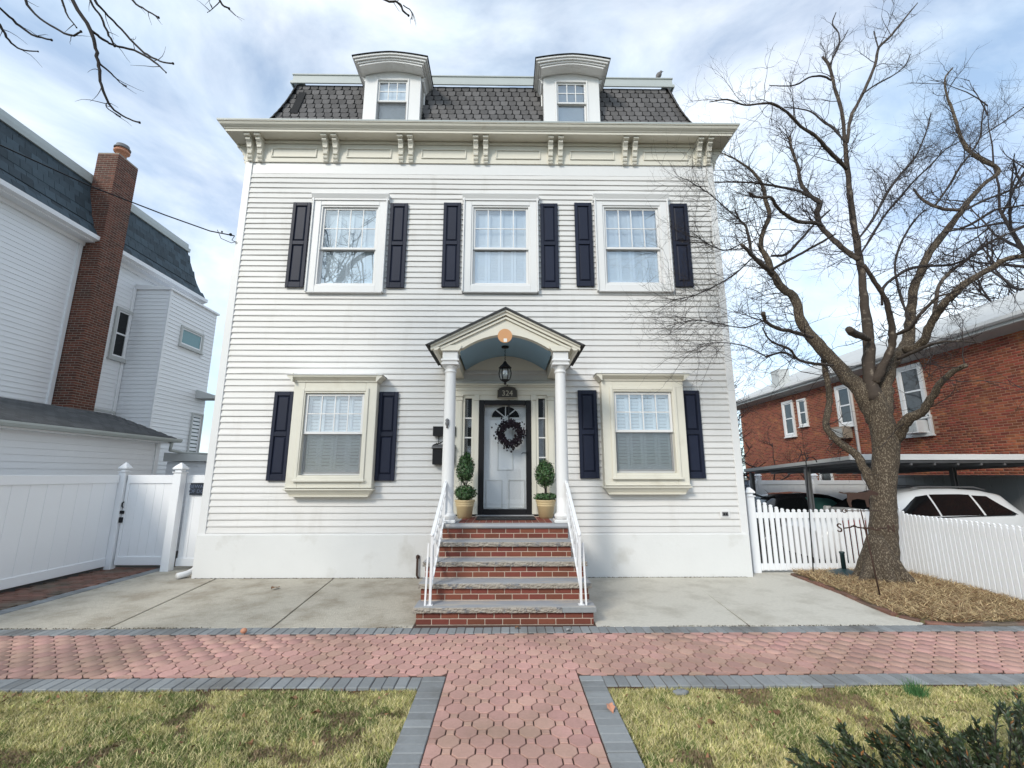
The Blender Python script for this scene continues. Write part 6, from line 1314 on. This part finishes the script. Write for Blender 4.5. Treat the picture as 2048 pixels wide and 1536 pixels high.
# street tree whose branches hang into the picture at the top left
st_ = thing('street_tree', 'bare street tree with dark drooping branches hanging over the top left', 'tree', (-7.2, -7.6, -.05)); SO_ = Vector((-7.2, -7.6, -.05)); SYd = -4.7
trunk = [Vector((-7.2, -7.6, -.05)), Vector((-7.15, -7.55, 1.6)), Vector((-7.0, -7.4, 3.4)), Vector((-6.7, -7.0, 5.2)), Vector((-6.2, -6.4, 6.8)), Vector((-5.4, -5.6, 8.0)), Vector((-4.4, -4.9, 8.5)), Vector((-3.0, -4.6, 8.4)), Vector((-1.4, -4.7, 8.0))]
MB().tube(*smooth_path(trunk, [.26, .2, .18, .16, .13, .10, .07, .05, .03], 4), 12).build('trunk', K['bark'], st_, -SO_)
trunk2 = [Vector((-7.0, -7.4, 3.4)), Vector((-7.4, -7.9, 5.2)), Vector((-7.6, -8.6, 7.2)), Vector((-7.3, -9.4, 9.4))]
MB().tube(*smooth_path(trunk2, [.14, .12, .09, .04], 4), 10).build('limb', K['bark'], st_, -SO_)
DB = [[(120, -190, 9), (130, -90, 8), (147, 0, 7), (181, 59, 7), (191, 97, 6), (197, 126, 6), (199, 155, 5), (206, 181, 5), (223, 214, 4), (252, 235, 3), (279, 245, 3)], [(183, 62, 5), (205, 78, 5), (227, 90, 4), (269, 101, 4), (307, 122, 4), (332, 145, 2)],
 [(150, -150, 6), (170, -60, 5), (191, 0, 5), (210, 25, 4), (235, 50, 4), (269, 88, 4), (294, 109, 4), (319, 122, 3), (346, 127, 3)], [(165, -80, 5), (181, 0, 4), (202, 34, 4), (218, 71, 4), (229, 92, 3)], [(40, -160, 6), (45, -60, 5), (52, 0, 5), (71, 29, 4), (109, 55, 4), (143, 71, 4), (162, 63, 3)],
 [(-80, -100, 6), (-40, -30, 5), (0, 17, 4), (34, 46, 5), (63, 69, 4), (103, 80, 3)], [(-70, -60, 6), (-30, 10, 5), (0, 50, 5), (17, 80, 4), (42, 99, 3), (76, 103, 2)], [(110, -90, 5), (126, 0, 4), (134, 29, 3), (153, 55, 2)], [(230, -70, 5), (265, 0, 4), (290, 19, 3), (317, 35, 3)],
 [(400, -90, 5), (439, 0, 4), (458, 17, 3)], [(650, -90, 6), (720, -30, 5), (769, 0, 4), (798, 6, 4), (806, 21, 4), (817, 31, 3)], [(197, 126, 4), (223, 147, 3), (240, 165, 2), (252, 172, 2)], [(806, 10, 2), (822, 22, 2), (824, 38, 1.5)], [(223, 214, 3), (217, 205, 2), (213, 214, 2), (240, 233, 2)], [(439, 4, 2), (425, 18, 1.5), (415, 25, 1)]]
T3 = Twigs()
for br_ in DB:
    pts = [at(x, y, Y=SYd+.12*math.sin(x*.03)) for x, y, w_ in br_]; rad = [w_/2*(p-CAM).dot(_f)/FPX for (x, y, w_), p in zip(br_, pts)]
    if br_[0][1] < -20:                              # carry the branch back to the main limb
        tgt = min(smooth_path(trunk, [1]*9, 6)[0][12:], key=lambda q_: (q_-pts[0]).length); pts = [tgt, tgt.lerp(pts[0], .5)+Vector((0, 0, .25))] + pts; rad = [rad[0]*1.5, rad[0]*1.2] + rad
    a_, b_ = smooth_path(pts, rad, 4); MB().tube([p+Vector((random.gauss(0, 1), random.gauss(0, 1), random.gauss(0, 1)))*r_*.25 for p, r_ in zip(a_, b_)], b_, 7).ball(pts[-1], rad[-1]*1.7, 6, 4).build('branch', K['bark2'], st_, -SO_)
    for _ in range(3):
        i = random.randrange(len(a_)//2, len(a_)-1); d = (a_[i+1]-a_[i]).normalized()+Vector((random.gauss(0, .7), random.gauss(0, .7), random.gauss(0, .7))); T3.grow(a_[i], d, random.uniform(.08, .24), .004, 0, -.1, (1,), .3)
for p, nn in ((trunk[5], 6), (trunk[4], 8), (trunk2[2], 10), (trunk2[3], 10)):
    for _ in range(nn): T3.grow(p+Vector((random.gauss(0, .3), random.gauss(0, .3), .2)), Vector((random.gauss(0, 1), random.gauss(0, 1)-.5, 1.2)), random.uniform(1.2, 2.2), .03, 2, .2, (4, 4), .25)
tag(T3.mb.build('twigs', K['bark2'], st_, -SO_), kind='stuff')
# ================================================================ FOREGROUND SHRUB, LEAVES, STONE
random.seed(5)
sb = thing('dark_shrub', 'dark green evergreen shrub in the bottom right corner of the lawn', 'shrub', (2.45, -5.65, -.05)); lv = MB(); lv2 = MB(); stm = MB()
tips = [(1385, 1790), (1600, 1500), (1620, 1530), (1655, 1470), (1690, 1450), (1700, 1480), (1740, 1470), (1765, 1455), (1800, 1420), (1790, 1460), (1830, 1490), (1860, 1440), (1850, 1480), (1880, 1480), (1910, 1470), (1930, 1460), (1960, 1440), (1985, 1450), (2010, 1410), (2030, 1400), (2048, 1390), (1660, 1520), (1715, 1510), (1770, 1510), (1820, 1520), (1870, 1520), (1940, 1500), (2000, 1480), (2040, 1450), (2070, 1420), (2090, 1460), (1900, 1530), (1980, 1520), (2050, 1500)]
base = Vector((2.55, -5.75, -.05))
for (x, y) in tips[1:]*3:
    yd = random.uniform(-5.45, -5.05); tip = at(x+random.uniform(-14, 14), y+random.uniform(-2, 26), Y=yd); b_ = base.lerp(Vector((tip.x, tip.y, -.05)), .75)+Vector((random.uniform(-.1, .1), random.uniform(-.1, .1), 0))
    mid = b_.lerp(tip, .5)+Vector((random.gauss(0, .02), random.gauss(0, .02), .03)); P_, R_ = smooth_path([b_, mid, tip], [.006, .004, .0018], 5); stm.tube(P_, R_, 4)
    for i in range(3, len(P_)):
        ax = (P_[i]-P_[i-1]).normalized()
        for _ in range(6 if i < len(P_)-2 else 11):
            d = (ax*random.uniform(.7, 1.3)+Vector((random.gauss(0, .5), random.gauss(0, .5), random.gauss(0, .35)))).normalized(); s_ = d.cross(Vector((random.gauss(0, 1), random.gauss(0, 1), random.gauss(0, 1)))).normalized(); l_ = random.uniform(.028, .05); w_ = l_*.20; nn = d.cross(s_)*l_*.10
            p = P_[i-1].lerp(P_[i], random.random()); (lv2 if random.random() < .05 else lv).add([p, p+d*l_*.45+s_*w_, p+d*l_, p+d*l_*.45-s_*w_, p+d*l_*.5-nn], [(0, 1, 4), (1, 2, 4), (2, 3, 4), (3, 0, 4)])
SB = -Vector(sb.location); lv.build('foliage', K['shrubleaf'], sb, SB); lv2.build('orange_leaves', K['orangeleaf'], sb, SB); stm.build('stem', K['bark2'], sb, SB)
def dead_leaf(px, py, lab, size=.05, z=.01, mt='deadleaf', rz=None):
    p = at(px, py, Z=z); n_ = 5; vs = []
    for i in range(n_+1):
        f = i/n_; w_ = size*.42*math.sin(math.pi*min(f*1.02+.04, 1))*(1.15 if i % 2 else .8); x = (f-.5)*size*1.3; zz = .012+.010*math.sin(f*5)+random.uniform(0, .004)
        vs += [(x, -w_, zz+.012*random.random()), (x, 0, zz-.004), (x, w_, zz+.014*random.random())]
    o = MB().add(vs, [q for i in range(n_) for q in ((3*i, 3*i+3, 3*i+4, 3*i+1), (3*i+1, 3*i+4, 3*i+5, 3*i+2))], False).build('fallen_leaf', K[mt], loc=p); o.rotation_euler = (random.uniform(-.2, .2), random.uniform(-.2, .2), rz if rz is not None else random.uniform(0, 6)); tag(o, lab, 'leaf', 'fallen dry leaves'); return o
dead_leaf(551, 1177, 'curled brown leaf lying on the concrete left of the steps', .12); dead_leaf(1222, 1420, 'tan dry leaf on the grey border right of the walk', .075, .0, 'pink'); dead_leaf(1139, 1263, 'small pale leaf on the grey border below the steps', .06, .0, 'stone')
dead_leaf(1036, 1258, 'small dark leaf on the grey border at the foot of the steps', .05, .0)
for x, y, s_, lab in [(330, 1385, .055, 'dry leaf in the left lawn close to the grey border, furthest left'), (450, 1382, .05, 'dry leaf at the top edge of the left lawn below the border'), (585, 1400, .06, 'dry leaf in the left lawn near the corner by the walk'), (630, 1430, .06, 'dry leaf in the left lawn beside the dark bare patch'), (500, 1490, .06, 'dry leaf near the bottom of the left lawn'),
  (1420, 1450, .06, 'dry leaf in the bare patch of the right lawn'), (1555, 1430, .06, 'dry leaf in the middle of the right lawn')]: dead_leaf(x, y, lab, s_, -.03)
p = at(487, 1267, Z=.01); tag(MB().ball((0, 0, .028), .035, 10, 6, .8).build('clay_lump', K['pink'], loc=p), 'small orange clay lump at the edge of the concrete', 'lump')
p = at(1362, 1386, Z=-.02); ps = MB().ball((0, 0, .005), .055, 10, 6, .35); ps.v = [(x*1.2+random.uniform(-.008, .008), y*.75+random.uniform(-.008, .008), z+random.uniform(-.006, .006)) for x, y, z in ps.v]; tag(ps.build('flat_stone', K['greypaver'], loc=p), 'grey flat stone at the border of the right lawn', 'stone')
